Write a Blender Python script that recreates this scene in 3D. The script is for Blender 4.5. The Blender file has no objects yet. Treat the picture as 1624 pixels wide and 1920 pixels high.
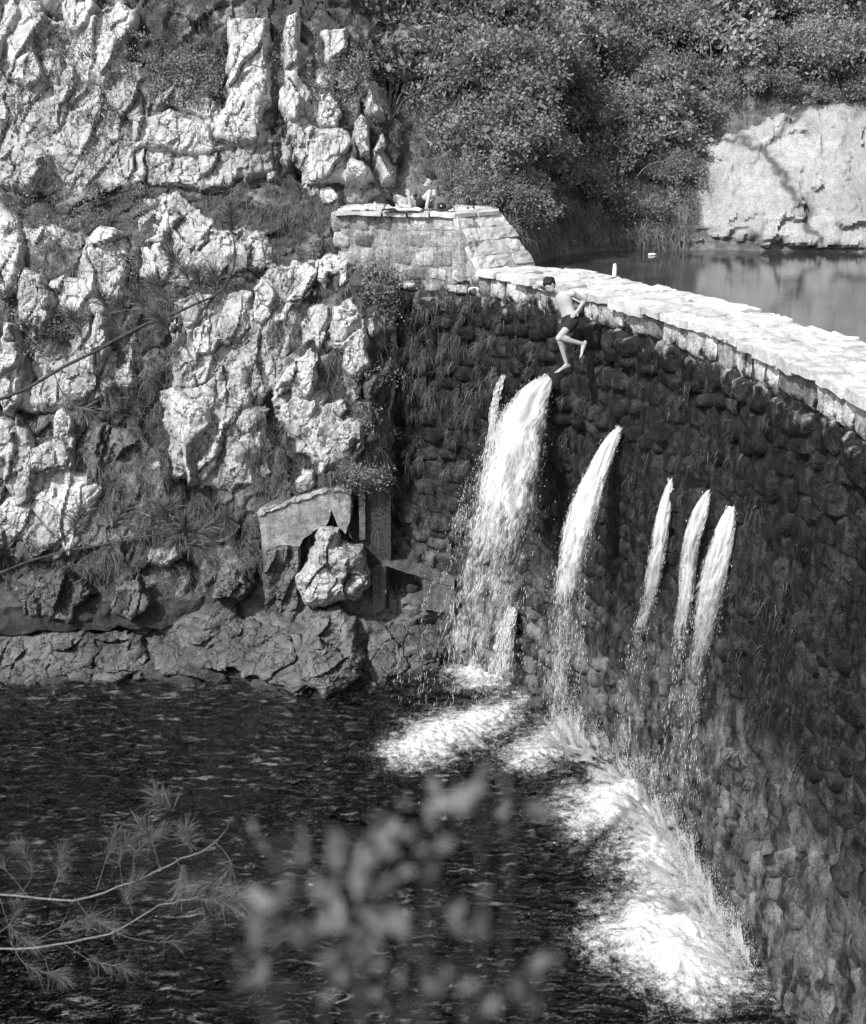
import bpy, math, random
import numpy as np
from mathutils import Vector, Matrix
random.seed(7); RNG = np.random.default_rng(7)
S = bpy.context.scene
COL = S.collection
R = math.radians

# ---------------------------------------------------------------- camera, sky, sun, exposure
CAM_Z, F_PX, PITCH, CX, CY = 11.5, 2270.0, R(18.5), 812.0, 960.0
cd = bpy.data.cameras.new('camera'); cam = bpy.data.objects.new('camera', cd); COL.objects.link(cam)
cam.location = (0, 0, CAM_Z); cam.rotation_euler = (R(90) - PITCH, 0, 0)
cd.sensor_fit = 'VERTICAL'; cd.sensor_height = 41.5; cd.sensor_width = 41.5 * 866 / 1024
cd.lens = F_PX / 1920 * 41.5
cd.clip_start = 0.05; cd.clip_end = 500
cd.dof.use_dof = True; cd.dof.focus_distance = 22.0; cd.dof.aperture_fstop = 4.0
S.camera = cam

SUN_EL = R(44); SUN_H = (-0.66, -0.75)
w = bpy.data.worlds.new('World'); S.world = w; w.use_nodes = True
nt = w.node_tree; nt.nodes.clear()
sky = nt.nodes.new('ShaderNodeTexSky'); sky.sky_type = 'NISHITA'; sky.sun_disc = False
sky.sun_elevation = SUN_EL; sky.sun_rotation = math.atan2(SUN_H[0], SUN_H[1]); sky.dust_density = 2.0
bw = nt.nodes.new('ShaderNodeRGBToBW'); bg = nt.nodes.new('ShaderNodeBackground'); bg.inputs[1].default_value = 0.15
wo = nt.nodes.new('ShaderNodeOutputWorld')
nt.links.new(sky.outputs[0], bw.inputs[0]); nt.links.new(bw.outputs[0], bg.inputs[0]); nt.links.new(bg.outputs[0], wo.inputs[0])
ld = bpy.data.lights.new('sun', 'SUN'); ld.energy = 3.9; ld.angle = R(0.5); ld.color = (1, 1, 1)
sun = bpy.data.objects.new('sun', ld); COL.objects.link(sun)
SUN_DIR = Vector((math.cos(SUN_EL) * SUN_H[0], math.cos(SUN_EL) * SUN_H[1], math.sin(SUN_EL)))
sun.rotation_euler = (-SUN_DIR).to_track_quat('-Z', 'Y').to_euler(); sun.location = SUN_DIR * 60
S.view_settings.view_transform = 'Standard'; S.view_settings.look = 'None'
S.view_settings.exposure = 0.62; S.view_settings.gamma = 1.0; S.view_settings.use_curve_mapping = False
S.render.engine = 'CYCLES'
S.cycles.use_denoising = True; S.cycles.use_adaptive_sampling = True; S.cycles.adaptive_threshold = 0.025
S.cycles.max_bounces = 6; S.cycles.diffuse_bounces = 3; S.cycles.glossy_bounces = 3; S.cycles.transmission_bounces = 3
S.cycles.transparent_max_bounces = 24; S.cycles.volume_bounces = 0; S.cycles.caustics_reflective = False; S.cycles.caustics_refractive = False

# ---------------------------------------------------------------- maths helpers
CT, ST = math.cos(PITCH), math.sin(PITCH)
def ray(x, y):
    x = np.asarray(x, float); y = np.asarray(y, float)
    u = (x - CX) / F_PX; v = (CY - y) / F_PX
    return np.stack([u, CT + v * ST, -ST + v * CT], -1)
def atY(x, y, Y):
    d = ray(x, y); t = np.asarray(Y) / d[..., 1]
    p = d * t[..., None]; p[..., 2] += CAM_Z; return p
def atZ(x, y, z):
    d = ray(x, y); t = (np.asarray(z) - CAM_Z) / d[..., 2]
    p = d * t[..., None]; p[..., 2] += CAM_Z; return p
def atD(x, y, D):
    d = ray(x, y); p = d * np.asarray(D, float)[..., None]; p[..., 2] += CAM_Z; return p
def proj(P):
    P = np.asarray(P, float); Z = P[..., 2] - CAM_Z
    dep = P[..., 1] * CT - Z * ST; up = P[..., 1] * ST + Z * CT
    return CX + P[..., 0] / dep * F_PX, CY - up / dep * F_PX, dep
def sstep(a, b, x):
    t = np.clip((np.asarray(x, float) - a) / (b - a), 0, 1); return t * t * (3 - 2 * t)

PERM = RNG.permutation(256); PERM = np.concatenate([PERM, PERM, PERM])
GR = RNG.normal(size=(256, 3)); GR /= np.linalg.norm(GR, axis=1)[:, None]
RV = RNG.random((256, 3))
def _h(ix, iy, iz):
    return PERM[PERM[PERM[ix & 255] + (iy & 255)] + (iz & 255)]
def pnoise(p):
    p = np.asarray(p, float); i = np.floor(p).astype(int); f = p - i
    u = f * f * f * (f * (f * 6 - 15) + 10); r = 0
    for a in (0, 1):
        wx = u[..., 0] if a else 1 - u[..., 0]
        for b in (0, 1):
            wy = u[..., 1] if b else 1 - u[..., 1]
            for c in (0, 1):
                wz = u[..., 2] if c else 1 - u[..., 2]
                g = GR[_h(i[..., 0] + a, i[..., 1] + b, i[..., 2] + c)]
                d = g[..., 0] * (f[..., 0] - a) + g[..., 1] * (f[..., 1] - b) + g[..., 2] * (f[..., 2] - c)
                r = r + wx * wy * wz * d
    return r * 1.5
def fbm(p, o=4, g=0.5):
    p = np.asarray(p, float); r = 0; a = 1; s = 0
    for k in range(o):
        r = r + a * pnoise(p * 2.03 ** k + k * 17.3); s += a; a *= g
    return r / s
def ridged(p, o=4):
    p = np.asarray(p, float); r = 0; a = 1; s = 0
    for k in range(o):
        r = r + a * (1 - np.abs(pnoise(p * 2.1 ** k + k * 31.7)) * 2); s += a; a *= 0.5
    return r / s
def worley(p):
    p = np.asarray(p, float); i = np.floor(p).astype(int)
    f1 = np.full(p.shape[:-1], 9.0); f2 = f1.copy(); idn = np.zeros(p.shape[:-1], int)
    for a in (-1, 0, 1):
        for b in (-1, 0, 1):
            for c in (-1, 0, 1):
                h = _h(i[..., 0] + a, i[..., 1] + b, i[..., 2] + c)
                q = RV[h] + i + np.array([a, b, c])
                d = np.linalg.norm(q - p, axis=-1)
                n = d < f1
                f2 = np.where(n, f1, np.minimum(f2, d)); idn = np.where(n, h, idn); f1 = np.where(n, d, f1)
    return f1, f2, RV[idn, 0]

def facets(p, tilt=1.0):
    """broken angular blocks: each cell is its own tilted plane"""
    p = np.asarray(p, float); i = np.floor(p).astype(int); f1 = np.full(p.shape[:-1], 9.0); f2 = f1.copy(); val = f1 * 0
    for a in (-1, 0, 1):
        for b in (-1, 0, 1):
            for c in (-1, 0, 1):
                h = _h(i[..., 0] + a, i[..., 1] + b, i[..., 2] + c); dl = p - (RV[h] + i + np.array([a, b, c])); d = np.linalg.norm(dl, axis=-1); n = d < f1
                v = (RV[h, 0] - 0.5) + tilt * (dl * (RV[(h * 7 + 3) & 255] - 0.5)).sum(-1) * 2
                f2 = np.where(n, f1, np.minimum(f2, d)); val = np.where(n, v, val); f1 = np.where(n, d, f1)
    return val, f2 - f1

# ---------------------------------------------------------------- object helpers
def mk(name, V, F, mat=None, parent=None, smooth=True, attrs=None):
    V = np.asarray(V, np.float32); me = bpy.data.meshes.new(name)
    F = [np.asarray(f, np.int32) for f in (F if isinstance(F, (list, tuple)) else [F]) if len(f)]
    loops = np.concatenate([f.ravel() for f in F]); tot = np.concatenate([np.full(len(f), f.shape[1], np.int32) for f in F])
    st = np.zeros(len(tot), np.int32); st[1:] = np.cumsum(tot)[:-1]
    me.vertices.add(len(V)); me.vertices.foreach_set('co', V.ravel())
    me.loops.add(len(loops)); me.loops.foreach_set('vertex_index', loops)
    me.polygons.add(len(tot)); me.polygons.foreach_set('loop_start', st)
    me.update(calc_edges=True)
    me.polygons.foreach_set('use_smooth', np.full(len(tot), bool(smooth)))
    for k, v in (attrs or {}).items():
        at = me.attributes.new(k, 'FLOAT', 'POINT'); at.data.foreach_set('value', np.asarray(v, np.float32))
    if mat: me.materials.append(mat)
    o = bpy.data.objects.new(name, me); COL.objects.link(o)
    if parent: o.parent = parent
    return o
def link_mesh(name, me, parent=None, M=None):
    o = bpy.data.objects.new(name, me); COL.objects.link(o)
    if parent: o.parent = parent
    if M is not None: o.matrix_basis = M
    return o
def empty(name, loc=(0, 0, 0)):
    o = bpy.data.objects.new(name, None); COL.objects.link(o); o.location = loc; o.empty_display_size = 0.2; return o
def tag(o, label=None, cat=None, group=None, kind=None):
    if label: o['label'] = label
    if cat: o['category'] = cat
    if group: o['group'] = group
    if kind: o['kind'] = kind
    return o
def tree_copy(o, parent=None):
    c = o.copy(); COL.objects.link(c); c.parent = parent
    for ch in list(o.children): tree_copy(ch, c)
    return c
class MB:
    """collects pieces of geometry for one mesh"""
    def __init__(s): s.V = []; s.Q = []; s.T = []; s.n = 0; s.A = []
    def add(s, V, Q=None, T=None, a=0.5):
        V = np.asarray(V, float); s.V.append(V); s.A.append(np.full(len(V), a) if np.isscalar(a) else np.asarray(a))
        if Q is not None and len(Q): s.Q.append(np.asarray(Q) + s.n)
        if T is not None and len(T): s.T.append(np.asarray(T) + s.n)
        s.n += len(V)
    def box(s, lo, hi, M=None):
        x0, y0, z0 = lo; x1, y1, z1 = hi
        V = np.array([(x0,y0,z0),(x1,y0,z0),(x1,y1,z0),(x0,y1,z0),(x0,y0,z1),(x1,y0,z1),(x1,y1,z1),(x0,y1,z1)], float)
        if M is not None: V = V @ np.array(M)[:3, :3].T + np.array(M)[:3, 3]
        s.add(V, Q=[(0,3,2,1),(4,5,6,7),(0,1,5,4),(1,2,6,5),(2,3,7,6),(3,0,4,7)])
    def tube(s, P, r, n=6, a=0.5):
        P = np.asarray(P, float); k = len(P); r = np.broadcast_to(np.asarray(r, float), (k,))
        T = np.gradient(P, axis=0); T /= np.linalg.norm(T, axis=1)[:, None] + 1e-9
        ref = np.array([0.31, 0.22, 0.92]); A = np.cross(T, ref); A /= np.linalg.norm(A, axis=1)[:, None] + 1e-9; B = np.cross(T, A)
        an = np.linspace(0, 2 * np.pi, n, endpoint=False)
        V = P[:, None] + r[:, None, None] * (np.cos(an)[None, :, None] * A[:, None] + np.sin(an)[None, :, None] * B[:, None])
        I = np.arange(k * n).reshape(k, n); J = np.roll(I, -1, 1)
        Q = np.stack([I[:-1], J[:-1], J[1:], I[1:]], -1).reshape(-1, 4)
        V = np.concatenate([V.reshape(-1, 3), P[:1], P[-1:]])
        T3 = [(J[0, j], I[0, j], k * n) for j in range(n)] + [(I[-1, j], J[-1, j], k * n + 1) for j in range(n)]
        s.add(V, Q, T3, a)
    def ell(s, c, ax, nu=14, nv=9):
        """ellipsoid: ax = 3x3, columns are the semi-axes"""
        th = np.linspace(0, np.pi, nv + 1)[1:-1]; ph = np.linspace(0, 2 * np.pi, nu, endpoint=False)
        U = np.stack([np.sin(th)[:, None] * np.cos(ph), np.sin(th)[:, None] * np.sin(ph), np.repeat(np.cos(th)[:, None], nu, 1)], -1).reshape(-1, 3)
        U = np.concatenate([U, [(0, 0, 1), (0, 0, -1)]]); V = U @ np.asarray(ax, float).T + np.asarray(c, float)
        I = np.arange((nv - 1) * nu).reshape(nv - 1, nu); J = np.roll(I, -1, 1); m = (nv - 1) * nu
        Q = np.stack([I[:-1], I[1:], J[1:], J[:-1]], -1).reshape(-1, 4)
        T = [(I[0, j], J[0, j], m) for j in range(nu)] + [(J[-1, j], I[-1, j], m + 1) for j in range(nu)]
        s.add(V, Q, T)
    def cap(s, a, b, ra, rb, n=12):
        """tapered capsule with round ends"""
        a = np.asarray(a, float); b = np.asarray(b, float); d = b - a; L = np.linalg.norm(d) + 1e-9; d = d / L
        k = 5; P = []; rr = []
        for t in np.linspace(0.12, 1, k): P.append(a - d * ra * math.cos(t * math.pi / 2)); rr.append(ra * math.sin(t * math.pi / 2))
        for t in np.linspace(0.2, 0.8, 4): P.append(a + d * L * t); rr.append(ra + (rb - ra) * t)
        for t in np.linspace(1, 0.12, k): P.append(b + d * rb * math.cos(t * math.pi / 2)); rr.append(rb * math.sin(t * math.pi / 2))
        s.tube(np.array(P), np.array(rr), n)
    def build(s, name, mat, parent=None, smooth=True, attr=None):
        return mk(name, np.concatenate(s.V), [np.concatenate(x) for x in (s.Q, s.T) if x], mat, parent, smooth,
                  {attr: np.concatenate(s.A)} if attr else None)
def smooth_curve(P, n):
    """Catmull-Rom through points P, n samples"""
    P = np.asarray(P, float); P = np.concatenate([[2 * P[0] - P[1]], P, [2 * P[-1] - P[-2]]])
    t = np.linspace(0, len(P) - 3 - 1e-6, n); i = t.astype(int); f = (t - i)[:, None]
    a, b, c, d = P[i], P[i + 1], P[i + 2], P[i + 3]
    return 0.5 * (2 * b + (c - a) * f + (2 * a - 5 * b + 4 * c - d) * f ** 2 + (3 * b - a - 3 * c + d) * f ** 3)

# ---------------------------------------------------------------- materials (a black and white photograph: all grey)
class NT:
    def __init__(s, name):
        s.m = bpy.data.materials.new(name); s.m.use_nodes = True; s.t = s.m.node_tree; s.t.nodes.clear()
        s.out = s.t.nodes.new('ShaderNodeOutputMaterial'); s.b = s.t.nodes.new('ShaderNodeBsdfPrincipled')
        s.t.links.new(s.b.outputs[0], s.out.inputs[0]); s.tc = s.t.nodes.new('ShaderNodeTexCoord'); s.geo = None
    def n(s, typ, **k):
        o = s.t.nodes.new(typ)
        for a, b in k.items(): setattr(o, a, b)
        return o
    def l(s, a, b): s.t.links.new(a, b)
    def pos(s):
        if s.geo is None: s.geo = s.n('ShaderNodeNewGeometry')
        return s.geo.outputs['Position']
    def coord(s, scale=(1, 1, 1), src=None):
        m = s.n('ShaderNodeMapping'); m.inputs['Scale'].default_value = scale
        s.l(src or s.pos(), m.inputs[0]); return m.outputs[0]
    def noise(s, scale, detail=6, rough=0.6, dist=0.0, vec=None, st=(1, 1, 1)):
        o = s.n('ShaderNodeTexNoise'); o.inputs['Scale'].default_value = scale; o.inputs['Detail'].default_value = detail
        o.inputs['Roughness'].default_value = rough; o.inputs['Distortion'].default_value = dist
        s.l(vec or s.coord(st), o.inputs['Vector']); return o.outputs[0]
    def vor(s, scale, feature='DISTANCE_TO_EDGE', vec=None, st=(1, 1, 1)):
        o = s.n('ShaderNodeTexVoronoi'); o.feature = feature; o.inputs['Scale'].default_value = scale
        s.l(vec or s.coord(st), o.inputs['Vector']); return o.outputs['Distance']
    def ramp(s, x, a, b, va=0.0, vb=1.0):
        o = s.n('ShaderNodeMapRange'); o.interpolation_type = 'SMOOTHSTEP'
        o.inputs[1].default_value = a; o.inputs[2].default_value = b; o.inputs[3].default_value = va; o.inputs[4].default_value = vb
        s.l(x, o.inputs[0]); return o.outputs[0]
    def math(s, op, a, b=None):
        o = s.n('ShaderNodeMath', operation=op)
        for i, x in enumerate((a, b)):
            if x is None: continue
            if hasattr(x, 'node'): s.l(x, o.inputs[i])
            else: o.inputs[i].default_value = x
        return o.outputs[0]
    def mix(s, f, a, b):
        o = s.n('ShaderNodeMix', data_type='FLOAT')
        for i, x in ((0, f), (2, a), (3, b)):
            if hasattr(x, 'node'): s.l(x, o.inputs[i])
            else: o.inputs[i].default_value = x
        return o.outputs[0]
    def attr(s, name): 
        o = s.n('ShaderNodeAttribute'); o.attribute_name = name; return o.outputs['Fac']
    def z(s):
        o = s.n('ShaderNodeSeparateXYZ'); s.l(s.pos(), o.inputs[0]); return o.outputs[2]
    def bump(s, h, strength, dist):
        o = s.n('ShaderNodeBump'); o.inputs['Strength'].default_value = strength; o.inputs['Distance'].default_value = dist
        s.l(h, o.inputs['Height']); s.l(o.outputs[0], s.b.inputs['Normal']); return o
    def col(s, x):
        if hasattr(x, 'node'): s.l(x, s.b.inputs['Base Color'])
        else: s.b.inputs['Base Color'].default_value = (x, x, x, 1)
    def set(s, **k):
        for a, v in k.items():
            i = s.b.inputs[a.replace('_', ' ')]
            if hasattr(v, 'node'): s.l(v, i)
            else: i.default_value = v

def rock_mat(name, lo, hi, stain=0.10, stain_amt=0.5, streak=0.35, wet=False, crack=2.2):
    m = NT(name)
    big = m.noise(0.9, 4, 0.6); mid = m.noise(4.5, 6, 0.72); fine = m.noise(26, 3, 0.7)
    c = m.mix(m.ramp(big, 0.3, 0.7), lo, hi)
    c = m.math('MULTIPLY', c, m.ramp(fine, 0.25, 0.75, 0.62, 1.18))
    st = m.noise(2.6, 5, 0.65, vec=m.coord((2.2, 2.2, 0.55)))
    c = m.mix(m.math('MULTIPLY', m.ramp(mid, 0.47, 0.66), stain_amt), c, stain)
    c = m.mix(m.math('MULTIPLY', m.ramp(st, 0.5, 0.72), streak), c, stain * 1.2)
    wn = m.n('ShaderNodeTexNoise'); wn.inputs['Scale'].default_value = 2.0; wn.inputs['Detail'].default_value = 4; m.l(m.pos(), wn.inputs['Vector'])
    wv = m.n('ShaderNodeVectorMath', operation='MULTIPLY_ADD'); m.l(wn.outputs['Color'], wv.inputs[0]); wv.inputs[1].default_value = (0.9, 0.9, 0.9); m.l(m.coord((1, 1, 0.6)), wv.inputs[2])
    cr = m.vor(crack, vec=wv.outputs[0]); cr2 = m.vor(crack * 3.7, vec=wv.outputs[0])
    crk = m.ramp(cr, 0.0, 0.05)
    c = m.math('MULTIPLY', c, m.mix(crk, 0.3, 1.0))
    h = m.math('ADD', m.math('MULTIPLY', mid, 0.6), m.math('MULTIPLY', fine, 0.22))
    h = m.math('ADD', h, m.math('MULTIPLY', m.ramp(cr, 0, 0.12), 0.35)); h = m.math('ADD', h, m.math('MULTIPLY', m.ramp(cr2, 0, 0.1), 0.12))
    m.bump(h, 0.85, 0.07); m.col(c); m.set(Roughness=0.9 if not wet else m.ramp(mid, 0.4, 0.6, 0.3, 0.7)); m.set(Specular_IOR_Level=0.25 if not wet else 0.5)
    return m.m
M_ROCK = rock_mat('limestone', 0.42, 0.62, 0.14, 0.36, 0.40)
M_ROCK2 = rock_mat('limestone_weathered', 0.32, 0.52, 0.09, 0.55, 0.5)
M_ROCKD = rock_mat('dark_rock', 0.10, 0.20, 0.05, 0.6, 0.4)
M_SLAB = rock_mat('pale_rock', 0.26, 0.40, 0.14, 0.35, 0.6, crack=0.25)

def earth_mat():
    m = NT('earth_and_rock'); big = m.noise(1.1, 6, 0.65); mid = m.noise(7, 5, 0.7)
    c = m.mix(m.ramp(big, 0.48, 0.64), 0.055, 0.22); c = m.math('MULTIPLY', c, m.ramp(mid, 0.3, 0.7, 0.45, 1.4))
    zz = m.math('ADD', m.z(), m.math('MULTIPLY', big, 1.0))           # bare, washed rock of the shelf above the pool
    low = m.ramp(zz, 1.3, 2.1)
    sh = m.mix(m.ramp(m.noise(3.0, 5, 0.7, st=(1, 1, 2.2)), 0.38, 0.65), 0.05, 0.16)
    wetl = m.ramp(zz, 0.45, 0.9, 0.35, 1.0)
    c = m.mix(low, m.math('MULTIPLY', sh, wetl), c)
    m.col(c); m.set(Roughness=0.85); m.bump(m.math('ADD', mid, m.noise(22, 2, 0.7)), 0.9, 0.07); return m.m
M_EARTH = earth_mat()
def bank_mat():
    m = NT('bank_soil'); mid = m.noise(5, 8, 0.7); big = m.noise(0.7, 5, 0.6)
    m.col(m.math('MULTIPLY', m.mix(m.ramp(big, 0.45, 0.65), 0.09, 0.2), m.ramp(mid, 0.3, 0.7, 0.5, 1.4))); m.set(Roughness=0.95); m.bump(mid, 0.8, 0.1); return m.m
M_BANK = bank_mat()

def wall_mat(name, dry_z, base_dry, base_wet):
    """masonry: dry pale stone high up, water-stained and algae-dark below a ragged line with run-down streaks"""
    m = NT(name)
    ob = m.attr('tint')
    big = m.noise(0.55, 4, 0.6); mid = m.noise(6, 5, 0.72); fine = m.noise(28, 3, 0.7)
    stv = m.coord((4.5, 4.5, 0.35)); streak = m.noise(1.0, 5, 0.6, vec=stv)
    zz = m.math('ADD', m.z(), m.math('MULTIPLY', m.math('SUBTRACT', streak, 0.5), 1.5)); zz = m.math('ADD', zz, m.math('MULTIPLY', m.math('SUBTRACT', mid, 0.5), 0.5))
    dry = m.ramp(zz, dry_z - 0.12, dry_z + 0.12)
    cd_ = m.math('MULTIPLY', base_dry, m.ramp(mid, 0.3, 0.7, 0.55, 1.25)); cd_ = m.math('MULTIPLY', cd_, m.mix(m.ramp(streak, 0.52, 0.68), 1.0, 0.55))
    # wet part: black algae, lighter lime crust towards the splash zone low down
    crust = m.math('MULTIPLY', m.ramp(m.math('ADD', m.z(), m.math('MULTIPLY', m.math('SUBTRACT', big, 0.5), 6.0)), 4.6, 1.6), m.ramp(m.noise(3.2, 4, 0.7, st=(1, 1, 0.5)), 0.36, 0.62))
    cw = m.mix(m.ramp(mid, 0.42, 0.62), base_wet * 0.45, base_wet * 1.9)
    cw = m.math('MULTIPLY', cw, m.mix(m.ramp(streak, 0.44, 0.58), 1.5, 0.55))
    cw = m.mix(m.math('MULTIPLY', crust, 0.8), cw, 0.15)
    c = m.mix(dry, cw, cd_)
    c = m.math('MULTIPLY', c, m.ramp(fine, 0.25, 0.75, 0.6, 1.35))
    c = m.math('MULTIPLY', c, m.mix(ob, 0.5, 1.6))
    m.col(c); m.set(Roughness=m.mix(dry, m.ramp(mid, 0.35, 0.65, 0.45, 0.85), 0.92)); m.set(Specular_IOR_Level=0.22)
    h = m.math('ADD', m.math('MULTIPLY', mid, 0.7), m.math('MULTIPLY', fine, 0.3)); h = m.math('ADD', h, m.math('MULTIPLY', m.noise(1.0, 4, 0.6, vec=m.coord((9, 9, 1.0))), 0.6))
    m.bump(h, 0.95, 0.07); return m.m
M_WALL = wall_mat('dam_masonry', 8.02, 0.34, 0.012)
M_MORTAR = wall_mat('dam_mortar', 8.10, 0.16, 0.016)
M_PLAT = wall_mat('platform_masonry', 8.2, 0.30, 0.055)
def paving_mat():
    m = NT('crest_paving'); ob = m.n('ShaderNodeObjectInfo').outputs['Random']; mid = m.noise(5, 5, 0.7); fine = m.noise(34, 3, 0.7)
    c = m.math('MULTIPLY', m.mix(m.ramp(mid, 0.35, 0.65), 0.37, 0.57), m.mix(ob, 0.78, 1.08)); c = m.math('MULTIPLY', c, m.ramp(fine, 0.28, 0.7, 0.78, 1.1))
    m.col(c); m.set(Roughness=0.9); m.bump(m.math('ADD', mid, m.math('MULTIPLY', fine, 0.3)), 0.7, 0.04); return m.m
M_PAVE = paving_mat()
def concrete_mat(name, v, dark):
    m = NT(name); big = m.noise(1.3, 5, 0.6); mid = m.noise(9, 5, 0.72); fine = m.noise(60, 4, 0.7)
    st = m.noise(1.0, 5, 0.6, vec=m.coord((6, 6, 0.5)))
    c = m.mix(m.ramp(big, 0.35, 0.65), v * 0.75, v * 1.15); c = m.math('MULTIPLY', c, m.ramp(fine, 0.25, 0.75, 0.6, 1.35)); c = m.mix(m.math('MULTIPLY', m.ramp(st, 0.48, 0.66), 0.6), c, dark)
    c = m.math('MULTIPLY', c, m.ramp(mid, 0.32, 0.68, 0.55, 1.3)); m.col(c); m.set(Roughness=0.85); m.bump(m.math('ADD', mid, m.math('MULTIPLY', fine, 0.5)), 0.9, 0.06); return m.m
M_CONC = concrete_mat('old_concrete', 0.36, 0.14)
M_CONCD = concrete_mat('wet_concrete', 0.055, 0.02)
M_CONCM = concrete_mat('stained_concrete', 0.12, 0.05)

def leaf_mat(name, lo, hi, trans=0.35, rough=0.6):
    m = NT(name); t = m.attr('tint'); c = m.mix(t, lo, hi); m.col(c); m.set(Roughness=rough, Specular_IOR_Level=0.3)
    tr = m.n('ShaderNodeBsdfTranslucent'); m.l(c, tr.inputs[0]); mx = m.n('ShaderNodeMixShader'); mx.inputs[0].default_value = trans
    m.l(m.b.outputs[0], mx.inputs[1]); m.l(tr.outputs[0], mx.inputs[2]); m.l(mx.outputs[0], m.out.inputs[0]); return m.m
M_GRASS = leaf_mat('grass_blades', 0.06, 0.24)
M_SEDGE = leaf_mat('dry_sedge', 0.10, 0.36)
M_LEAF = leaf_mat('shrub_leaves', 0.12, 0.34, 0.4)
M_LEAFP = leaf_mat('pale_leaves', 0.18, 0.42, 0.4)
M_NEEDLE = leaf_mat('pine_needles', 0.05, 0.17, 0.2)
M_FLEAF = leaf_mat('foreground_leaves', 0.09, 0.20, 0.3)
def plain(name, v, rough=0.8, spec=0.3, bump=0.0, bs=40, var=0.25):
    m = NT(name); n = m.noise(bs, 5, 0.65); m.col(m.math('MULTIPLY', v, m.ramp(n, 0.3, 0.7, 1 - var, 1 + var))); m.set(Roughness=rough, Specular_IOR_Level=spec)
    if bump: m.bump(n, 0.6, bump)
    return m.m
M_BARK = plain('bark', 0.045, 0.9, 0.2, 0.01, 25, 0.5)
M_TWIG = plain('pale_twig', 0.20, 0.85, 0.2, 0.005, 30, 0.35)
M_TWIGD = plain('grey_twig', 0.13, 0.85, 0.2, 0.005, 30, 0.4)
M_SKIN = plain('skin', 0.33, 0.55, 0.35, 0.0, 12, 0.06)
M_HAIR = plain('dark_hair', 0.010, 0.6, 0.3, 0.012, 90, 0.5)
M_CLOTH = plain('dark_cloth', 0.022, 0.9, 0.2, 0.01, 18, 0.3)
M_CLOTH2 = plain('charcoal_cloth', 0.10, 0.9, 0.2, 0.01, 18, 0.3)
M_WHITE = plain('white_cloth', 0.75, 0.8, 0.2, 0.01, 20, 0.08)
M_WHITEP = plain('white_plastic', 0.72, 0.35, 0.5, 0.0, 20, 0.03)
M_BOARD = plain('weathered_board', 0.15, 0.85, 0.2, 0.01, 30, 0.35)
M_STEEL = plain('rusty_steel', 0.035, 0.6, 0.4, 0.01, 14, 0.6)
def foam_mat(name, v):
    m = NT(name); n = m.noise(30, 5, 0.7); m.col(m.math('MULTIPLY', v, m.ramp(n, 0.3, 0.7, 0.88, 1.06))); m.set(Roughness=0.4, Specular_IOR_Level=0.4)
    tr = m.n('ShaderNodeBsdfTranslucent'); tr.inputs[0].default_value = (v, v, v, 1); mx = m.n('ShaderNodeMixShader'); mx.inputs[0].default_value = 0.35
    m.l(m.b.outputs[0], mx.inputs[1]); m.l(tr.outputs[0], mx.inputs[2]); m.l(mx.outputs[0], m.out.inputs[0]); return m.m
M_FOAM = foam_mat('white_water', 0.80)
def fall_mat():
    """falling water: bright filaments with clear gaps between them"""
    m = NT('falling_water'); cu, cv, dn = m.attr('wu'), m.attr('wv'), m.attr('wd')
    def cb(a, b_):
        o = m.n('ShaderNodeCombineXYZ'); m.l(m.math('MULTIPLY', cu, a), o.inputs[0]); m.l(m.math('MULTIPLY', cv, b_), o.inputs[1]); return o.outputs[0]
    n1 = m.noise(1.0, 3, 0.6, 0.6, vec=cb(13, 2.0)); n2 = m.noise(1.0, 3, 0.65, 0.3, vec=cb(42, 7.5)); n3 = m.noise(1.0, 2, 0.5, vec=cb(3.5, 1.3))
    v = m.math('ADD', m.math('MULTIPLY', n1, 0.9), m.math('MULTIPLY', n2, 0.75)); v = m.math('ADD', v, m.math('MULTIPLY', n3, 0.55)); v = m.math('ADD', v, m.math('MULTIPLY', dn, 0.75))
    al = m.ramp(v, 1.58, 1.98); m.col(0.80); m.set(Roughness=0.45); m.bump(v, 0.6, 0.05)
    tl = m.n('ShaderNodeBsdfTranslucent'); tl.inputs[0].default_value = (.8, .8, .8, 1); mx = m.n('ShaderNodeMixShader'); mx.inputs[0].default_value = 0.4; m.l(m.b.outputs[0], mx.inputs[1]); m.l(tl.outputs[0], mx.inputs[2])
    tr = m.n('ShaderNodeBsdfTransparent'); m2 = m.n('ShaderNodeMixShader'); m.l(al, m2.inputs[0]); m.l(tr.outputs[0], m2.inputs[1]); m.l(mx.outputs[0], m2.inputs[2]); m.l(m2.outputs[0], m.out.inputs[0]); return m.m
M_FALL = fall_mat()
def foam_soft():
    m = NT('soft_foam'); dn = m.attr('wd'); n1 = m.noise(7, 5, 0.7, 0.5); n2 = m.noise(30, 3, 0.65, 0.2); vr = m.vor(14)
    v = m.math('ADD', dn, m.math('MULTIPLY', m.math('SUBTRACT', n1, 0.5), 2.2)); v = m.math('ADD', v, m.math('MULTIPLY', m.math('SUBTRACT', n2, 0.5), 0.45)); v = m.math('SUBTRACT', v, m.math('MULTIPLY', m.ramp(vr, 0.0, 0.22), 0.2))
    al = m.ramp(v, -0.4, 1.1); m.col(m.math('MULTIPLY', 0.74, m.ramp(n1, 0.3, 0.7, 0.82, 1.08))); m.set(Roughness=0.5); m.bump(m.math('ADD', n1, m.math('MULTIPLY', n2, 0.15)), 0.8, 0.12)
    tr = m.n('ShaderNodeBsdfTransparent'); m2 = m.n('ShaderNodeMixShader'); m.l(al, m2.inputs[0]); m.l(tr.outputs[0], m2.inputs[1]); m.l(m.b.outputs[0], m2.inputs[2]); m.l(m2.outputs[0], m.out.inputs[0]); return m.m
M_FOAMS = foam_soft()
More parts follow.
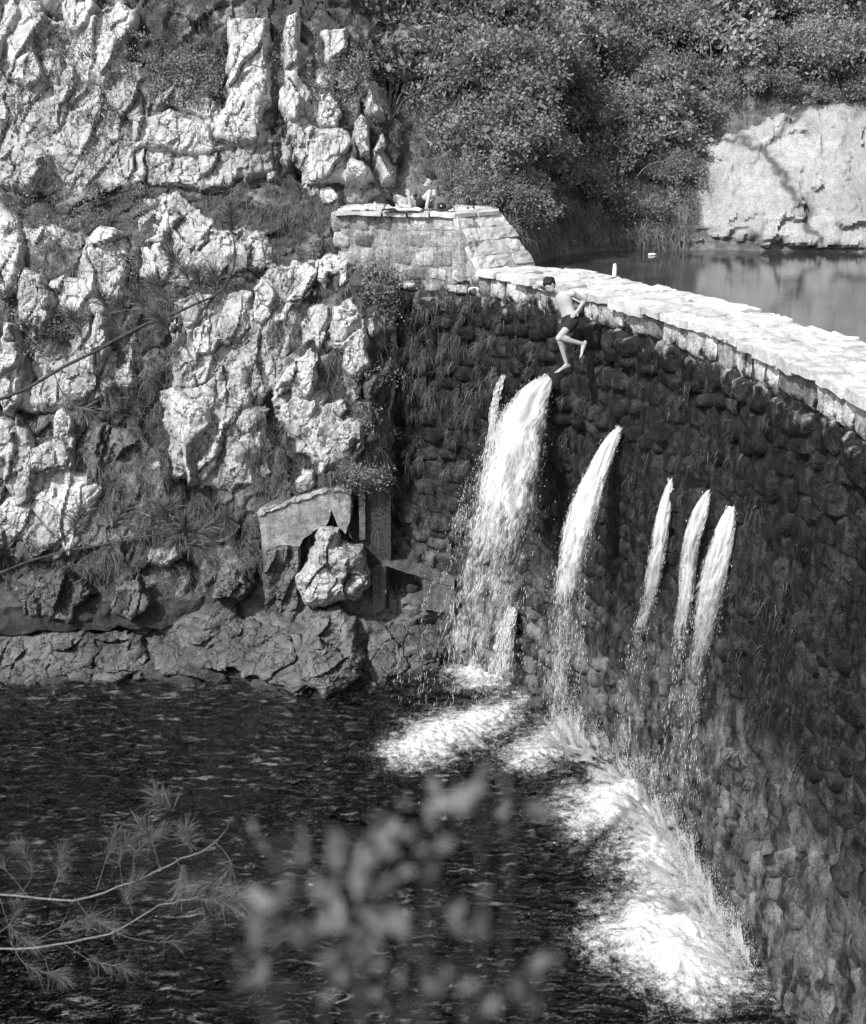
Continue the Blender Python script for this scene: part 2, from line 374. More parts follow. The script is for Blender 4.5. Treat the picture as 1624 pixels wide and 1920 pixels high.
def water_mat(name, dens, bump_scale, strength, dist, st=(1, 1, 1)):
    m = NT(name); m.t.nodes.remove(m.b)
    fr = m.n('ShaderNodeFresnel'); fr.inputs[0].default_value = 1.33
    tr = m.n('ShaderNodeBsdfTransparent'); tr.inputs[0].default_value = (0.95, 0.95, 0.95, 1)
    gl = m.n('ShaderNodeBsdfGlossy'); gl.inputs['Roughness'].default_value = 0.04; gl.inputs['Color'].default_value = (1, 1, 1, 1)
    n = m.noise(bump_scale, 4, 0.6, 0.3, st=st); bp = m.n('ShaderNodeBump'); bp.inputs['Strength'].default_value = strength; bp.inputs['Distance'].default_value = dist
    m.l(n, bp.inputs['Height']); m.l(bp.outputs[0], fr.inputs['Normal']); m.l(bp.outputs[0], gl.inputs['Normal'])
    mx = m.n('ShaderNodeMixShader'); m.l(fr.outputs[0], mx.inputs[0]); m.l(tr.outputs[0], mx.inputs[1]); m.l(gl.outputs[0], mx.inputs[2])
    # ripple highlights painted into the surface colour as pale diffuse streaks
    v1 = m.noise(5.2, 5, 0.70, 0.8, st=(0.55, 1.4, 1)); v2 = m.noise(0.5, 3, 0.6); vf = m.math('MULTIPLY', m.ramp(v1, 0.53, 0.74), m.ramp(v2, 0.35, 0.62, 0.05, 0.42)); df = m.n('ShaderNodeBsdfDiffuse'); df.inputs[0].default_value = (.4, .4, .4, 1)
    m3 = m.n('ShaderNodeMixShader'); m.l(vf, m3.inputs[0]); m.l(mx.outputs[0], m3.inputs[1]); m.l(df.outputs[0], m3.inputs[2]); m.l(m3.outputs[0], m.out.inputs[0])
    va = m.n('ShaderNodeVolumeAbsorption'); va.inputs['Color'].default_value = (0, 0, 0, 1); va.inputs['Density'].default_value = dens
    m.l(va.outputs[0], m.out.inputs['Volume']); return m.m
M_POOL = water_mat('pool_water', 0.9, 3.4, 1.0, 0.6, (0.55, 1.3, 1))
M_RES = water_mat('reservoir_water', 0.9, 5.0, 0.12, 0.02, (0.5, 1.2, 1))

# ---------------------------------------------------------------- the dam's plan
DAM_Z, PLAT_Z, RES_Z = 8.5, 9.54, 8.2
FC = smooth_curve([(-2.9, 24.78), (-1.5, 24.75), (-0.5, 24.62), (0.4, 24.28), (0.97, 23.7), (1.95, 22.3), (2.86, 20.5), (3.5, 18.9), (4.1, 16.8), (4.55, 14.5), (4.85, 12.0), (5.0, 9.0), (5.0, 5.0)], 500)
FS = np.concatenate([[0], np.cumsum(np.linalg.norm(np.diff(FC, axis=0), axis=1))])
FT = np.gradient(FC, axis=0); FT /= np.linalg.norm(FT, axis=1)[:, None]
FN = np.stack([FT[:, 1], -FT[:, 0]], -1)          # towards the pool (left / camera)
def dam_at(s):
    i = np.stack([np.interp(s, FS, FC[:, 0]), np.interp(s, FS, FC[:, 1])], -1)
    t = np.stack([np.interp(s, FS, FT[:, 0]), np.interp(s, FS, FT[:, 1])], -1); t /= np.linalg.norm(t, axis=-1)[..., None]
    return i, t, np.stack([t[..., 1], -t[..., 0]], -1)
S_PL0 = float(np.interp(-1.85, FC[:, 0], FS)); S_RAMP0 = float(np.interp(0.42, FC[:, 0], FS)); S_RAMP1 = float(np.interp(0.86, FC[:, 0], FS))
def top_z(s): return np.interp(s, [S_RAMP0, S_RAMP1], [PLAT_Z, DAM_Z])
def wall_hit(x, y, off=0.0):
    """point where the pixel's ray meets the dam face moved out by off metres"""
    C = FC + FN * off; d = ray(x, y); u = d[0] / d[1]
    g = C[:, 0] - u * C[:, 1]; k = np.where((g[:-1] < 0) & (g[1:] >= 0))[0]
    if len(k) == 0: k = [len(g) - 2]
    k = k[0]; f = -g[k] / (g[k + 1] - g[k] + 1e-9); Y = C[k, 1] + f * (C[k + 1, 1] - C[k, 1]); t = Y / d[1]
    return np.array([d[0] * t, Y, CAM_Z + d[2] * t])
def wall_normal(p):
    k = np.argmin((FC[:, 0] - p[0]) ** 2 + (FC[:, 1] - p[1]) ** 2); return np.array([FN[k, 0], FN[k, 1], 0.0])

# ---------------------------------------------------------------- left cliff (setting) and its rock outcrops
ZP = np.array([-4, -1.5, 0, 0.6, 1.25, 1.9, 2.5, 5, 7.5, 8.6, 9.5, 10.1, 12, 14.5, 16.0])
YP = np.array([21.4, 22.3, 22.8, 23.6, 24.15, 24.28, 24.35, 24.45, 24.6, 24.9, 25.8, 26.5, 26.9, 27.6, 28.4])
def cliffY(X, z):
    Y = np.interp(z, ZP, YP)
    sh = np.interp(X, [-11, -6, -3.4, -2.7, -1.5, -0.9, -0.1, 1.2], [0.3, 0.2, 0.15, -0.25, -0.25, 0.3, 0.95, 1.2])
    sh = sh + 0.35 * np.sin(X * 1.7 + 0.6) * np.sin(X * 0.73) + 0.12 * np.sin(X * 4.1); Y = Y + sh * (1 - sstep(0.5, 1.5, z))
    Y = Y - 0.5 * np.exp(-((X + 1.6) / 1.0) ** 2) * sstep(3.6, 4.4, z) * (1 - sstep(8.2, 8.8, z))
    Y = Y + 1.1 * sstep(-0.98, -0.6, X) * sstep(1.3, 1.7, z) * (1 - sstep(8.5, 9.0, z))
    p = sstep(-2.0, -1.7, X) * sstep(8.35, 8.75, z) * (1 - sstep(10.1, 10.8, z))
    Y = Y + np.maximum(26.65 - Y, 0) * p
    xe = -0.62 - 0.26 * np.maximum(z - 9.8, 0) + 0.25 * np.sin(z * 2.3) * np.sin(z * 5.1 + 1); return Y + 3.2 * sstep(xe - 0.15, xe + 0.35, X) * sstep(9.2, 9.8, z)
def cliff_hit(x, y):
    d = ray(x, y); t = np.linspace(18, 36, 700)
    p = d[..., None, :] * t[:, None]; g = p[..., 1] - cliffY(p[..., 0], p[..., 2] + CAM_Z)
    k = np.argmax(g > 0, -1); q = np.take_along_axis(p, k[..., None, None].repeat(3, -1), -2)[..., 0, :]; q[..., 2] += CAM_Z
    return q
def lean(P, fx, fz):
    """coordinates stretched along the leaning beds of the limestone"""
    return np.stack([(P[..., 0] - 0.38 * P[..., 2]) * fx, P[..., 1] * fx, (P[..., 2] + 0.38 * P[..., 0]) * fz], -1)
def warp(P, s, a): return a * np.stack([pnoise(P * s), pnoise(P * s + 9.1), pnoise(P * s + 19.7)], -1)
def cliff_disp(P):
    m = sstep(0.2, 2.0, P[..., 2])
    d = 0.28 * fbm(P * 0.5, 3) + m * 0.16 * ridged(lean(P, 0.9, 0.3) + warp(P, 0.8, 0.3), 4) + 0.06 * fbm(P * 4.5, 4)
    v1, e1 = facets(lean(P, 0.9, 0.45) + warp(P, 1.2, 0.3)); v2, e2 = facets(lean(P, 2.6, 1.3) + warp(P, 2.6, 0.3)); v3, e3 = facets(P * np.array([1.6, 1.6, 3.0]) + warp(P, 1.5, 0.4))
    return d + m * (0.20 * v1 + 0.09 * v2 - 0.08 * (1 - sstep(0, 0.05, e1)) - 0.14) + (1 - m) * (0.16 * v3 + 0.10 * ridged(P * np.array([1.2, 1.2, 3.5]), 3) - 0.08)
_arc = np.concatenate([[0], np.cumsum(np.hypot(np.diff(ZP), np.diff(YP)))])
zs = np.interp(np.linspace(_arc[1] * 0.5, _arc[-1], 520), _arc, ZP)
xs = np.linspace(-11.5, 1.35, 290)
GX, GZ = np.meshgrid(xs, zs); P = np.stack([GX, cliffY(GX, GZ), GZ], -1).reshape(-1, 3)
dd = cliff_disp(P); P = P + dd[:, None] * np.array([0.1, -0.95, 0.25])
I = np.arange(len(P)).reshape(GX.shape)
cliff = mk('cliff', P, np.stack([I[:-1, :-1], I[:-1, 1:], I[1:, 1:], I[1:, :-1]], -1).reshape(-1, 4), M_EARTH)
tag(cliff, kind='structure'); cliff.data.set_sharp_from_angle(angle=R(32))

def in_poly(x, y, poly):
    r = np.zeros(x.shape, bool); n = len(poly); d = np.full(x.shape, 1e9)
    for i in range(n):
        x0, y0 = poly[i]; x1, y1 = poly[(i + 1) % n]
        c = ((y0 > y) != (y1 > y)) & (x < (x1 - x0) * (y - y0) / (y1 - y0 + 1e-12) + x0); r ^= c
        ex, ey = x1 - x0, y1 - y0; t = np.clip(((x - x0) * ex + (y - y0) * ey) / (ex * ex + ey * ey + 1e-9), 0, 1)
        d = np.minimum(d, np.hypot(x - x0 - t * ex, y - y0 - t * ey))
    return r, d
ROCK_POLYS = []
def rock(poly, mat=None, H=0.35, parent=None, name='rock', step=3.0, hit=cliff_hit, wpx=None, jag=5.0, lump=1.0, push=(0.12, -0.95, 0.28), fac=1.0, sink=0.12, strat=0.0, fsc=1.0, crk=1.0):
    """an outcrop: its outline stands on the cliff, its body swells out of it with lumps and cracks"""
    poly = np.asarray(poly, float); ROCK_POLYS.append(poly)
    x0, y0 = poly.min(0) - 12; x1, y1 = poly.max(0) + 12
    gx, gy = np.meshgrid(np.arange(x0, x1 + step, step), np.arange(y0, y1 + step, step))
    q3 = np.stack([gx, gy, gx * 0 + 3.3], -1)
    wx = gx + jag * fbm(q3 / 26, 3) * 2; wy = gy + jag * fbm(q3 / 26 + 40, 3) * 2
    ins, d = in_poly(wx, wy, poly); sd = np.where(ins, d, -d)
    # anchor: smooth plane fit through the hit points of the outline keeps the rock one solid piece
    B = hit(poly[:, 0], poly[:, 1]); A = np.column_stack([np.ones(len(poly)), poly[:, 0] - x0, poly[:, 1] - y0])
    cf = np.linalg.lstsq(A, B[:, 1], rcond=None)[0]
    Y = cf[0] + cf[1] * (gx - x0) + cf[2] * (gy - y0)
    Y = np.clip(Y, B[:, 1].min(), B[:, 1].max())
    P0 = atY(gx, gy, Y)
    wpx = wpx or min(max(9.0, 0.4 * d[ins].max()), 22.0); e = np.clip(sd / wpx, 0, 1); dome = np.maximum(1 - (1 - e) ** 2.2, 0) ** 0.6
    v1, e1 = facets(lean(P0, 1.5, 0.5) * fsc + warp(P0, 1.6, 0.25)); v2, e2 = facets(lean(P0, 3.4, 1.4) * fsc + warp(P0, 3.0, 0.3)); v3, e3 = facets(lean(P0, 9.0, 6.0) * fsc + warp(P0, 6.0, 0.3))
    h = H * dome + lump * e ** 0.6 * (0.22 * v1 - crk * 0.07 * (1 - sstep(0, 0.035, e1)) + 0.05 * v2 - crk * 0.02 * (1 - sstep(0, 0.05, e2)) + 0.016 * v3 + 0.10 * fbm(P0 * 1.6, 2) + 0.06 * ridged(lean(P0, 2.2, 0.8) + warp(P0, 2, .3), 4) - 0.04 + 0.02 * fbm(P0 * 12, 2))
    if strat: h = h + strat * ridged(P0 * np.array([0.8, 0.8, 4.5]) + fbm(P0 * 1.5, 2)[..., None] * 0.6, 3)
    h = np.where(sd > 0, h, -sink - 0.02 * np.minimum(-sd, 10))
    pu = np.array(push); pu = pu / np.linalg.norm(pu)
    V = P0 + (h * fac)[..., None] * pu
    keep = sd > -step * 1.6; idx = -np.ones(gx.shape, int); f = keep[:-1, :-1] & keep[1:, :-1] & keep[1:, 1:] & keep[:-1, 1:]
    used = np.zeros_like(keep); used[:-1, :-1] |= f; used[1:, :-1] |= f; used[1:, 1:] |= f; used[:-1, 1:] |= f
    idx[used] = np.arange(used.sum()); a, b, c, dq = idx[:-1, :-1][f], idx[1:, :-1][f], idx[1:, 1:][f], idx[:-1, 1:][f]
    o = mk(name, V[used], np.stack([a, b, c, dq], -1), mat or M_ROCK, parent); o.data.set_sharp_from_angle(angle=R(28)); return o
def t1(L): return [(270 + x / 2.9, 80 + y / 2.9) for x, y in L]
def t3(L): return [(270 + x / 2.9, 600 + y / 2.9) for x, y in L]
def t6(L): return [(440 + x / 3.53, 820 + y / 3.53) for x, y in L]
UP = [  # outcrops of the upper cliff
 (t1([(450,-120),(690,-120),(680,160),(690,250),(705,340),(660,400),(660,470),(668,580),(600,600),(480,600),(400,570),(370,520),(390,440),(460,300),(455,200)]), 0.55, M_ROCK),
 (t1([(-60,420),(40,400),(150,370),(230,420),(370,450),(400,560),(480,600),(360,640),(200,620),(100,600),(-60,590)]), 0.45, M_ROCK),
 (t1([(150,250),(260,200),(330,260),(400,330),(380,440),(230,400),(150,360),(60,380),(50,300)]), 0.3, M_ROCK2),
 (t1([(470,640),(640,620),(660,690),(640,740),(560,770),(480,720)]), 0.3, M_ROCK2),
 (t1([(200,690),(440,720),(450,790),(300,800),(100,760)]), 0.25, M_ROCK2),
 (t1([(760,-120),(850,-120),(845,160),(835,260),(860,360),(850,450),(820,480),(780,450),(750,380),(725,370),(735,270),(765,220)]), 0.6, M_ROCK),
 (t1([(960,-60),(1110,-60),(1090,60),(1060,130),(1030,165),(985,100)]), 0.4, M_ROCK),
 (t1([(930,180),(985,150),(1035,190),(1035,270),(990,290),(930,240)]), 0.35, M_ROCK),
 (t1([(1040,180),(1080,150),(1150,200),(1140,270),(1060,260)]), 0.3, M_ROCK2),
 (t1([(945,300),(1010,285),(1065,340),(1075,400),(1040,480),(960,490),(915,450),(945,390)]), 0.45, M_ROCK),
 (t1([(865,500),(900,475),(960,480),(1040,470),(1110,500),(1150,560),(1160,640),(1230,690),(1255,750),(1200,790),(1100,790),(1020,770),(950,800),(900,790),(860,700),(870,600)]), 0.6, M_ROCK),
 (t1([(1125,430),(1180,405),(1220,450),(1225,560),(1235,650),(1170,650),(1140,560)]), 0.5, M_ROCK),
 (t1([(1180,190),(1220,175),(1250,210),(1275,260),(1290,310),(1335,380),(1340,460),(1270,450),(1220,390),(1200,300)]), 0.5, M_ROCK),
 (t1([(1285,500),(1340,480),(1395,370),(1415,420),(1390,560),(1385,660),(1365,800),(1290,780),(1250,680),(1240,600)]), 0.5, M_ROCK),
 (t1([(1400,600),(1450,560),(1500,590),(1515,670),(1480,760),(1420,780),(1390,700)]), 0.35, M_ROCKD),
 (t1([(1560,640),(1590,620),(1600,700),(1610,780),(1570,770)]), 0.2, M_ROCK2),
 (t1([(950,800),(1010,780),(1055,830),(1040,870),(980,890)]), 0.25, M_ROCK),
 (t1([(740,520),(800,540),(830,640),(790,690),(740,640)]), 0.2, M_ROCK2),
 (t1([(650,720),(725,690),(725,740),(680,770)]), 0.2, M_ROCK),
]
LOW = [  # outcrops of the lower cliff
 (t1([(-30,960),(60,900),(110,850),(155,920),(150,1010),(110,1090),(-30,1090)]), 0.3, M_ROCK),
 (t1([(-20,1100),(75,1140),(75,1280),(-20,1290)]), 0.25, M_ROCK),
 (t1([(235,940),(280,980),(355,1040),(355,1085),(290,1095),(250,1010)]), 0.25, M_ROCK),
 (t1([(380,1050),(430,1025),(490,1080),(470,1115),(400,1115)]), 0.25, M_ROCK),
 (t1([(555,1060),(620,1005),(660,1060),(650,1110),(705,1205),(650,1205),(595,1140)]), 0.25, M_ROCK),
 (t1([(945,1200),(990,1160),(1100,1155),(1120,1200),(1108,1305),(1060,1315),(1050,1260),(1010,1270),(990,1320),(945,1270)]), 0.4, M_ROCK),
 (t1([(755,1240),(800,1215),(815,1270),(770,1295)]), 0.2, M_ROCK),
 (t1([(810,1220),(900,1190),(935,1250),(905,1340),(855,1420),(795,1455),(775,1500),(710,1545),(695,1490),(755,1440),(800,1360),(850,1300)]), 0.3, M_ROCK),
 (t1([(600,1330),(640,1275),(695,1310),(715,1380),(695,1480),(640,1540),(600,1500),(590,1420)]), 0.35, M_ROCK),
 (t3([(1025,-70),(1130,-120),(1180,-60),(1200,30),(1225,110),(1215,200),(1245,260),(1150,325),(1085,290),(1070,180),(1025,160),(1015,60)]), 0.5, M_ROCK),
 (t3([(1190,-300),(1260,-330),(1330,-180),(1370,-60),(1370,60),(1290,80),(1230,100),(1205,20),(1190,-80),(1150,-130)]), 0.4, M_ROCK2),
 (t3([(845,50),(900,-60),(960,-90),(1015,-75),(1005,60),(960,165),(920,110),(860,150)]), 0.4, M_ROCK),
 (t3([(915,140),(958,190),(948,300),(932,400),(890,445),(835,405),(780,365),(690,405),(715,325),(800,240)]), 0.45, M_ROCK),
 (t3([(885,445),(940,430),(960,480),(920,535),(875,535)]), 0.3, M_ROCK),
 (t3([(845,590),(890,595),(885,695),(835,685)]), 0.25, M_ROCK),
 (t3([(825,880),(870,800),(922,820),(945,890),(880,935),(825,945)]), 0.3, M_ROCK),
 (t3([(935,770),(1005,750),(988,865),(945,835)]), 0.25, M_ROCK),
 (t3([(265,60),(350,-20),(378,100),(372,240),(340,335),(285,345),(260,200)]), 0.35, M_ROCK),
 (t3([(180,-120),(330,-160),(350,-40),(260,60),(180,40)]), 0.3, M_ROCK2),
 (t3([(475,250),(560,225),(595,330),(585,485),(500,525),(440,475),(395,420),(465,330)]), 0.4, M_ROCK2),
 (t3([(430,-40),(560,-60),(590,40),(520,130),(440,160),(420,60)]), 0.3, M_ROCK2),
 (t3([(120,380),(170,365),(300,440),(370,480),(395,560),(345,620),(290,680),(265,760),(305,880),(240,905),(210,760),(185,640),(145,520)]), 0.7, M_ROCK),
 (t3([(415,540),(485,525),(435,650),(405,790),(340,890),(285,855),(275,780),(340,700),(390,620)]), 0.45, M_ROCK),
 (t3([(535,555),(600,565),(650,620),(645,725),(580,735),(555,650)]), 0.4, M_ROCK),
 (t3([(465,790),(530,765),(605,830),(595,895),(500,905),(435,860)]), 0.3, M_ROCK2),
 (t3([(20,760),(80,765),(108,800),(60,825),(20,810)]), 0.2, M_ROCK), (t3([(50,890),(103,885),(98,945),(60,935)]), 0.2, M_ROCK),
 (t3([(745,480),(800,465),(835,540),(790,585),(745,560)]), 0.25, M_ROCK2), (t3([(1025,450),(1090,435),(1105,480),(1060,525),(1025,500)]), 0.25, M_ROCK2),
 (t3([(1095,300),(1150,330),(1185,400),(1150,440),(1105,400)]), 0.3, M_ROCK),
 (t3([(1190,340),(1290,260),(1345,170),(1372,300),(1335,400),(1275,500),(1200,450)]), 0.35, M_ROCKD),
 (t3([(1045,600),(1110,535),(1195,560),(1205,700),(1140,765),(1085,720)]), 0.35, M_ROCK2),
 (t3([(20,1240),(180,1225),(215,1290),(140,1345),(20,1325)]), 0.3, M_ROCK2), (t3([(1205,600),(1250,595),(1275,650),(1215,665)]), 0.2, M_ROCK),
 (t3([(640,60),(700,20),(760,60),(740,160),(660,180)]), 0.2, M_ROCKD), (t3([(620,300),(690,260),(720,330),(660,420),(610,400)]), 0.2, M_ROCK2),
]
BIG = [([(500,500),(600,485),(700,505),(742,560),(745,700),(735,790),(690,860),(600,890),(530,800),(485,650)], M_ROCK2), ([(318,560),(470,545),(500,640),(500,740),(420,785),(325,740)], M_ROCK2),
       ([(270,215),(420,200),(440,90),(512,80),(512,330),(430,350),(280,345)], M_ROCK2), ([(530,80),(660,80),(700,140),(752,230),(748,375),(640,385),(580,365),(545,260)], M_ROCK2), ([(300,730),(500,760),(510,880),(440,920),(330,900)], M_ROCK2), ([(270,375),(330,360),(420,430),(500,430),(520,500),(430,520),(330,540),(270,500)], M_ROCK2),
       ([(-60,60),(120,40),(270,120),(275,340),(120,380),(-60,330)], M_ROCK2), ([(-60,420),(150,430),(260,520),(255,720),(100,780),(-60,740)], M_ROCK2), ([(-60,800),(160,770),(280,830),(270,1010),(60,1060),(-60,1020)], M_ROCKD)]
for pl, mat in BIG: rock(pl, mat, 0.16, cliff, wpx=16, lump=1.1, jag=9); ROCK_POLYS.pop()
for L, n in ((UP, 'u'), (LOW, 'l')):
    for poly, H, mat in L: rock(poly, mat, H * (0.68 if n == 'l' else 0.9), cliff)
# the cliff goes on to the left
for k in range(30):
    cx, cy = random.uniform(-40, 235), random.choice([random.uniform(0, 330), random.uniform(420, 1020)])
    sx, sy = random.uniform(22, 62), random.uniform(35, 105); nn = random.randint(7, 10)
    pl = [(cx + sx * math.cos(a) * random.uniform(0.75, 1.2), cy + sy * math.sin(a) * random.uniform(0.75, 1.2)) for a in np.linspace(0, 2 * math.pi, nn, endpoint=False)]
    if max(x for x, y in pl) > 278: continue
    rock(pl, random.choice([M_ROCK, M_ROCK, M_ROCK2]), random.uniform(0.25, 0.5), cliff)
# boulders at the foot
CONC_Y = 24.05
def hitY(Yv):
    return lambda x, y: atY(np.asarray(x, float), np.asarray(y, float), np.full(np.shape(x), Yv))
b = rock(t3([(955,1125),(1060,1115),(1070,1195),(1200,1230),(1218,1340),(1232,1420),(1185,1510),(1060,1530),(950,1560),(870,1550),(838,1460),(822,1380),(860,1350),(890,1290),(930,1200)]), M_ROCK2, 0.75, None, 'boulder', 2.5, hitY(24.1), wpx=34, lump=1.3, sink=0.5, strat=0.07)
tag(b, 'big layered grey boulder wedged in the gap of the broken concrete wall', 'boulder')
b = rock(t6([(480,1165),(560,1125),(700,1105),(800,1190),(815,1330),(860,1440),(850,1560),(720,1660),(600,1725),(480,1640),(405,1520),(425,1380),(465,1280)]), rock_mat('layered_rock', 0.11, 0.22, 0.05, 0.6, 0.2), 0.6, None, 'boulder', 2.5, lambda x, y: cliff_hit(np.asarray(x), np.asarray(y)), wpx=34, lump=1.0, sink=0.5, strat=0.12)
tag(b, 'dark layered rock sloping into the pool below the wedged boulder', 'boulder')
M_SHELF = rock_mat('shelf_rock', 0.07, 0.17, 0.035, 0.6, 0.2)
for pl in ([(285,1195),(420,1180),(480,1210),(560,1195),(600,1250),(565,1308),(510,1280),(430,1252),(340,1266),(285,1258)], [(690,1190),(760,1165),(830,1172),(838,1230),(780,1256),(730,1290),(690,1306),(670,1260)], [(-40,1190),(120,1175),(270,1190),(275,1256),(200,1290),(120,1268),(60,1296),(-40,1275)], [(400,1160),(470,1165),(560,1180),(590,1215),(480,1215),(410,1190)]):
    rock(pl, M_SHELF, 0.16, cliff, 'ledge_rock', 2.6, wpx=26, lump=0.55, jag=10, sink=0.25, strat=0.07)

# ---------------------------------------------------------------- far bank behind the reservoir (setting)
BZ = np.array([0, 1.2, 2.2, 3.6, 6.2, 11, 16.0])
def bankY(X, z):
    yw = np.interp(X, [-6, 1.6, 2.2, 2.7, 3.3, 4.2, 6.0, 9, 16], [25.6, 25.7, 27.0, 28.4, 29.2, 29.9, 30.1, 29.8, 28.5])
    return yw + np.interp(z, [4.0, 7.6, 8.2, 8.9, 9.6, 11, 13, 16, 22, 30], [-0.6, -0.4, -0.1, 0.35, 1.0, 2.0, 3.5, 5.9, 9.5, 15])
xs2 = np.linspace(-6, 17, 280); zs2 = np.concatenate([np.linspace(7.0, 8, 12), np.linspace(8.05, 30, 260)])
GX, GZ = np.meshgrid(xs2, zs2); P = np.stack([GX, bankY(GX, GZ), GZ], -1).reshape(-1, 3)
dd = 0.5 * fbm(P * 0.5, 4) + 0.16 * fbm(P * 2.4, 4); dd *= sstep(7.6, 9.2, P[:, 2]) * 0.8 + 0.2
P = P + dd[:, None] * np.array([0, -0.9, 0.4]); I = np.arange(len(P)).reshape(GX.shape)
bank = tag(mk('far_bank', P, np.stack([I[:-1, :-1], I[:-1, 1:], I[1:, 1:], I[1:, :-1]], -1).reshape(-1, 4), M_BANK), kind='structure')
def bank_hit(x, y):
    x = np.asarray(x, float); d = ray(x, y); t = np.linspace(22, 60, 900); p = d[..., None, :] * t[:, None]
    g = p[..., 1] - bankY(p[..., 0], p[..., 2] + CAM_Z); k = np.argmax(g > 0, -1)
    q = np.take_along_axis(p, k[..., None, None].repeat(3, -1), -2)[..., 0, :]; q[..., 2] += CAM_Z; return q
r = rock([(1292,345),(1335,265),(1400,235),(1500,200),(1600,190),(1700,240),(1700,470),(1420,462),(1335,446),(1296,420)], M_SLAB, 0.35, None, 'rock_face', 4.0, bank_hit, wpx=30, lump=1.1, sink=0.5, jag=14, fsc=0.4, crk=0.0)
tag(r, 'smooth pale rock face rising from the still water at the right', 'rock')
for pl in ([(940,160),(975,150),(985,190),(955,205)], [(905,270),(925,255),(940,285),(915,300)], [(850,285),(870,275),(880,300),(860,310)], [(835,150),(855,145),(860,170),(838,175)]):
    rock(pl, M_ROCK2, 0.35, bank, 'rock', 3.0, bank_hit)
rock([(757,240),(790,212),(812,255),(832,325),(848,388),(770,388),(757,320)], M_ROCK2, 0.05, bank, 'rock', 3.0, lambda x, y: bank_hit(x, y) + np.array([0, 0.35, 0]), lump=0.8, jag=8, push=(0, -1, 0.5))
rock([(842,300),(862,290),(872,340),(866,372),(850,360)], M_ROCKD, 0.25, bank, 'rock', 3.0, bank_hit)
# shore stones
for pl in ([(1200,452),(1232,446),(1248,456),(1215,461)], [(1100,455),(1135,449),(1150,459),(1110,462)], [(1040,456),(1075,449),(1085,460),(1046,464)], [(1265,447),(1300,440),(1315,452),(1275,456)], [(1160,452),(1180,446),(1190,456)]):
    rock(pl, M_ROCK2, 0.3, bank, 'shore_stone', 2.0, lambda x, y: bank_hit(x, np.asarray(y) - 6), sink=0.3)

# ---------------------------------------------------------------- water of the reservoir and of the pool (setting)
def water_block(name, X, Y, z, bottom, mat, amp):
    GX, GY = np.meshgrid(X, Y); P = np.stack([GX, GY, GX * 0 + z], -1).reshape(-1, 3); ny, nx = GX.shape
    if amp:
        q = P * np.array([0.75, 1.25, 1]); w0 = fbm(np.column_stack([q[:, 0] * 1.5, q[:, 1] * 1.5, q[:, 0] * 0]), 3)
        w1 = ridged(np.column_stack([q[:, 0] * 1.6, q[:, 1] * 3.0, q[:, 0] * 0 + 4]), 3); w2 = fbm(np.column_stack([q[:, 0] * 3.0, q[:, 1] * 5.5, q[:, 0] * 0 + 8]), 2); P[:, 2] += amp * (0.9 * w0 + 0.8 * w1 + 0.7 * w2 - 0.4)
    I = np.arange(nx * ny).reshape(ny, nx); Q = [np.stack([I[:-1, :-1], I[:-1, 1:], I[1:, 1:], I[1:, :-1]], -1).reshape(-1, 4)]
    ring = np.concatenate([I[0, :-1], I[:-1, -1], I[-1, :0:-1], I[:0:-1, 0]]); B = P[ring].copy(); B[:, 2] = bottom; j = np.arange(len(ring)) + len(P); k = np.roll(j, -1)
    Q.append(np.stack([j, k, np.roll(ring, -1), ring], -1)); V = np.concatenate([P, B, [[X.mean(), Y.mean(), bottom]]])
    T = np.stack([k, j, np.full(len(j), len(V) - 1)], -1)
    return tag(mk(name, V, [np.concatenate(Q), T], mat), kind='structure')
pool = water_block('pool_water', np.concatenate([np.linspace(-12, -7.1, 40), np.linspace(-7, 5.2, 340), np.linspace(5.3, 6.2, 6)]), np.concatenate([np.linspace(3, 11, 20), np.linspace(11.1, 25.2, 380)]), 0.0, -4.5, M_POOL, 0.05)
mk_floor = tag(mk('pool_bed', [(-16, 0, -3), (10, 0, -3), (10, 27, -3), (-16, 27, -3)], np.array([[0, 1, 2, 3]]), M_BANK), kind='structure')
# the reservoir lies behind the dam: its near edge follows the dam's back face
BW = 1.5
BKC = FC - FN * BW
s_ok = np.arange(60, 490, 4); near = BKC[s_ok] + FN[s_ok] * 0.5; nr = len(near)
fr_ = np.linspace(0, 1, 24) ** 1.4
far = np.column_stack([near[:, 0] + 14, near[:, 1] + 14.0]); W = near[:, None] + (far - near)[:, None] * fr_[None, :, None]
V = np.concatenate([np.column_stack([W.reshape(-1, 2), np.full(W.shape[0] * 24, RES_Z)])]); I = np.arange(len(V)).reshape(nr, 24)
res = tag(mk('reservoir_water', V, np.stack([I[:-1, :-1], I[1:, :-1], I[1:, 1:], I[:-1, 1:]], -1).reshape(-1, 4), None), kind='structure')
m = NT('reservoir_surface'); m.col(m.mix(m.ramp(m.noise(0.8, 5, 0.6), 0.4, 0.6), 0.03, 0.055)); m.set(Roughness=0.05, Specular_IOR_Level=0.5, IOR=1.33); m.bump(m.noise(5, 4, 0.6, 0.3, st=(0.6, 1.4, 1)), 0.12, 0.02); res.data.materials.append(m.m)

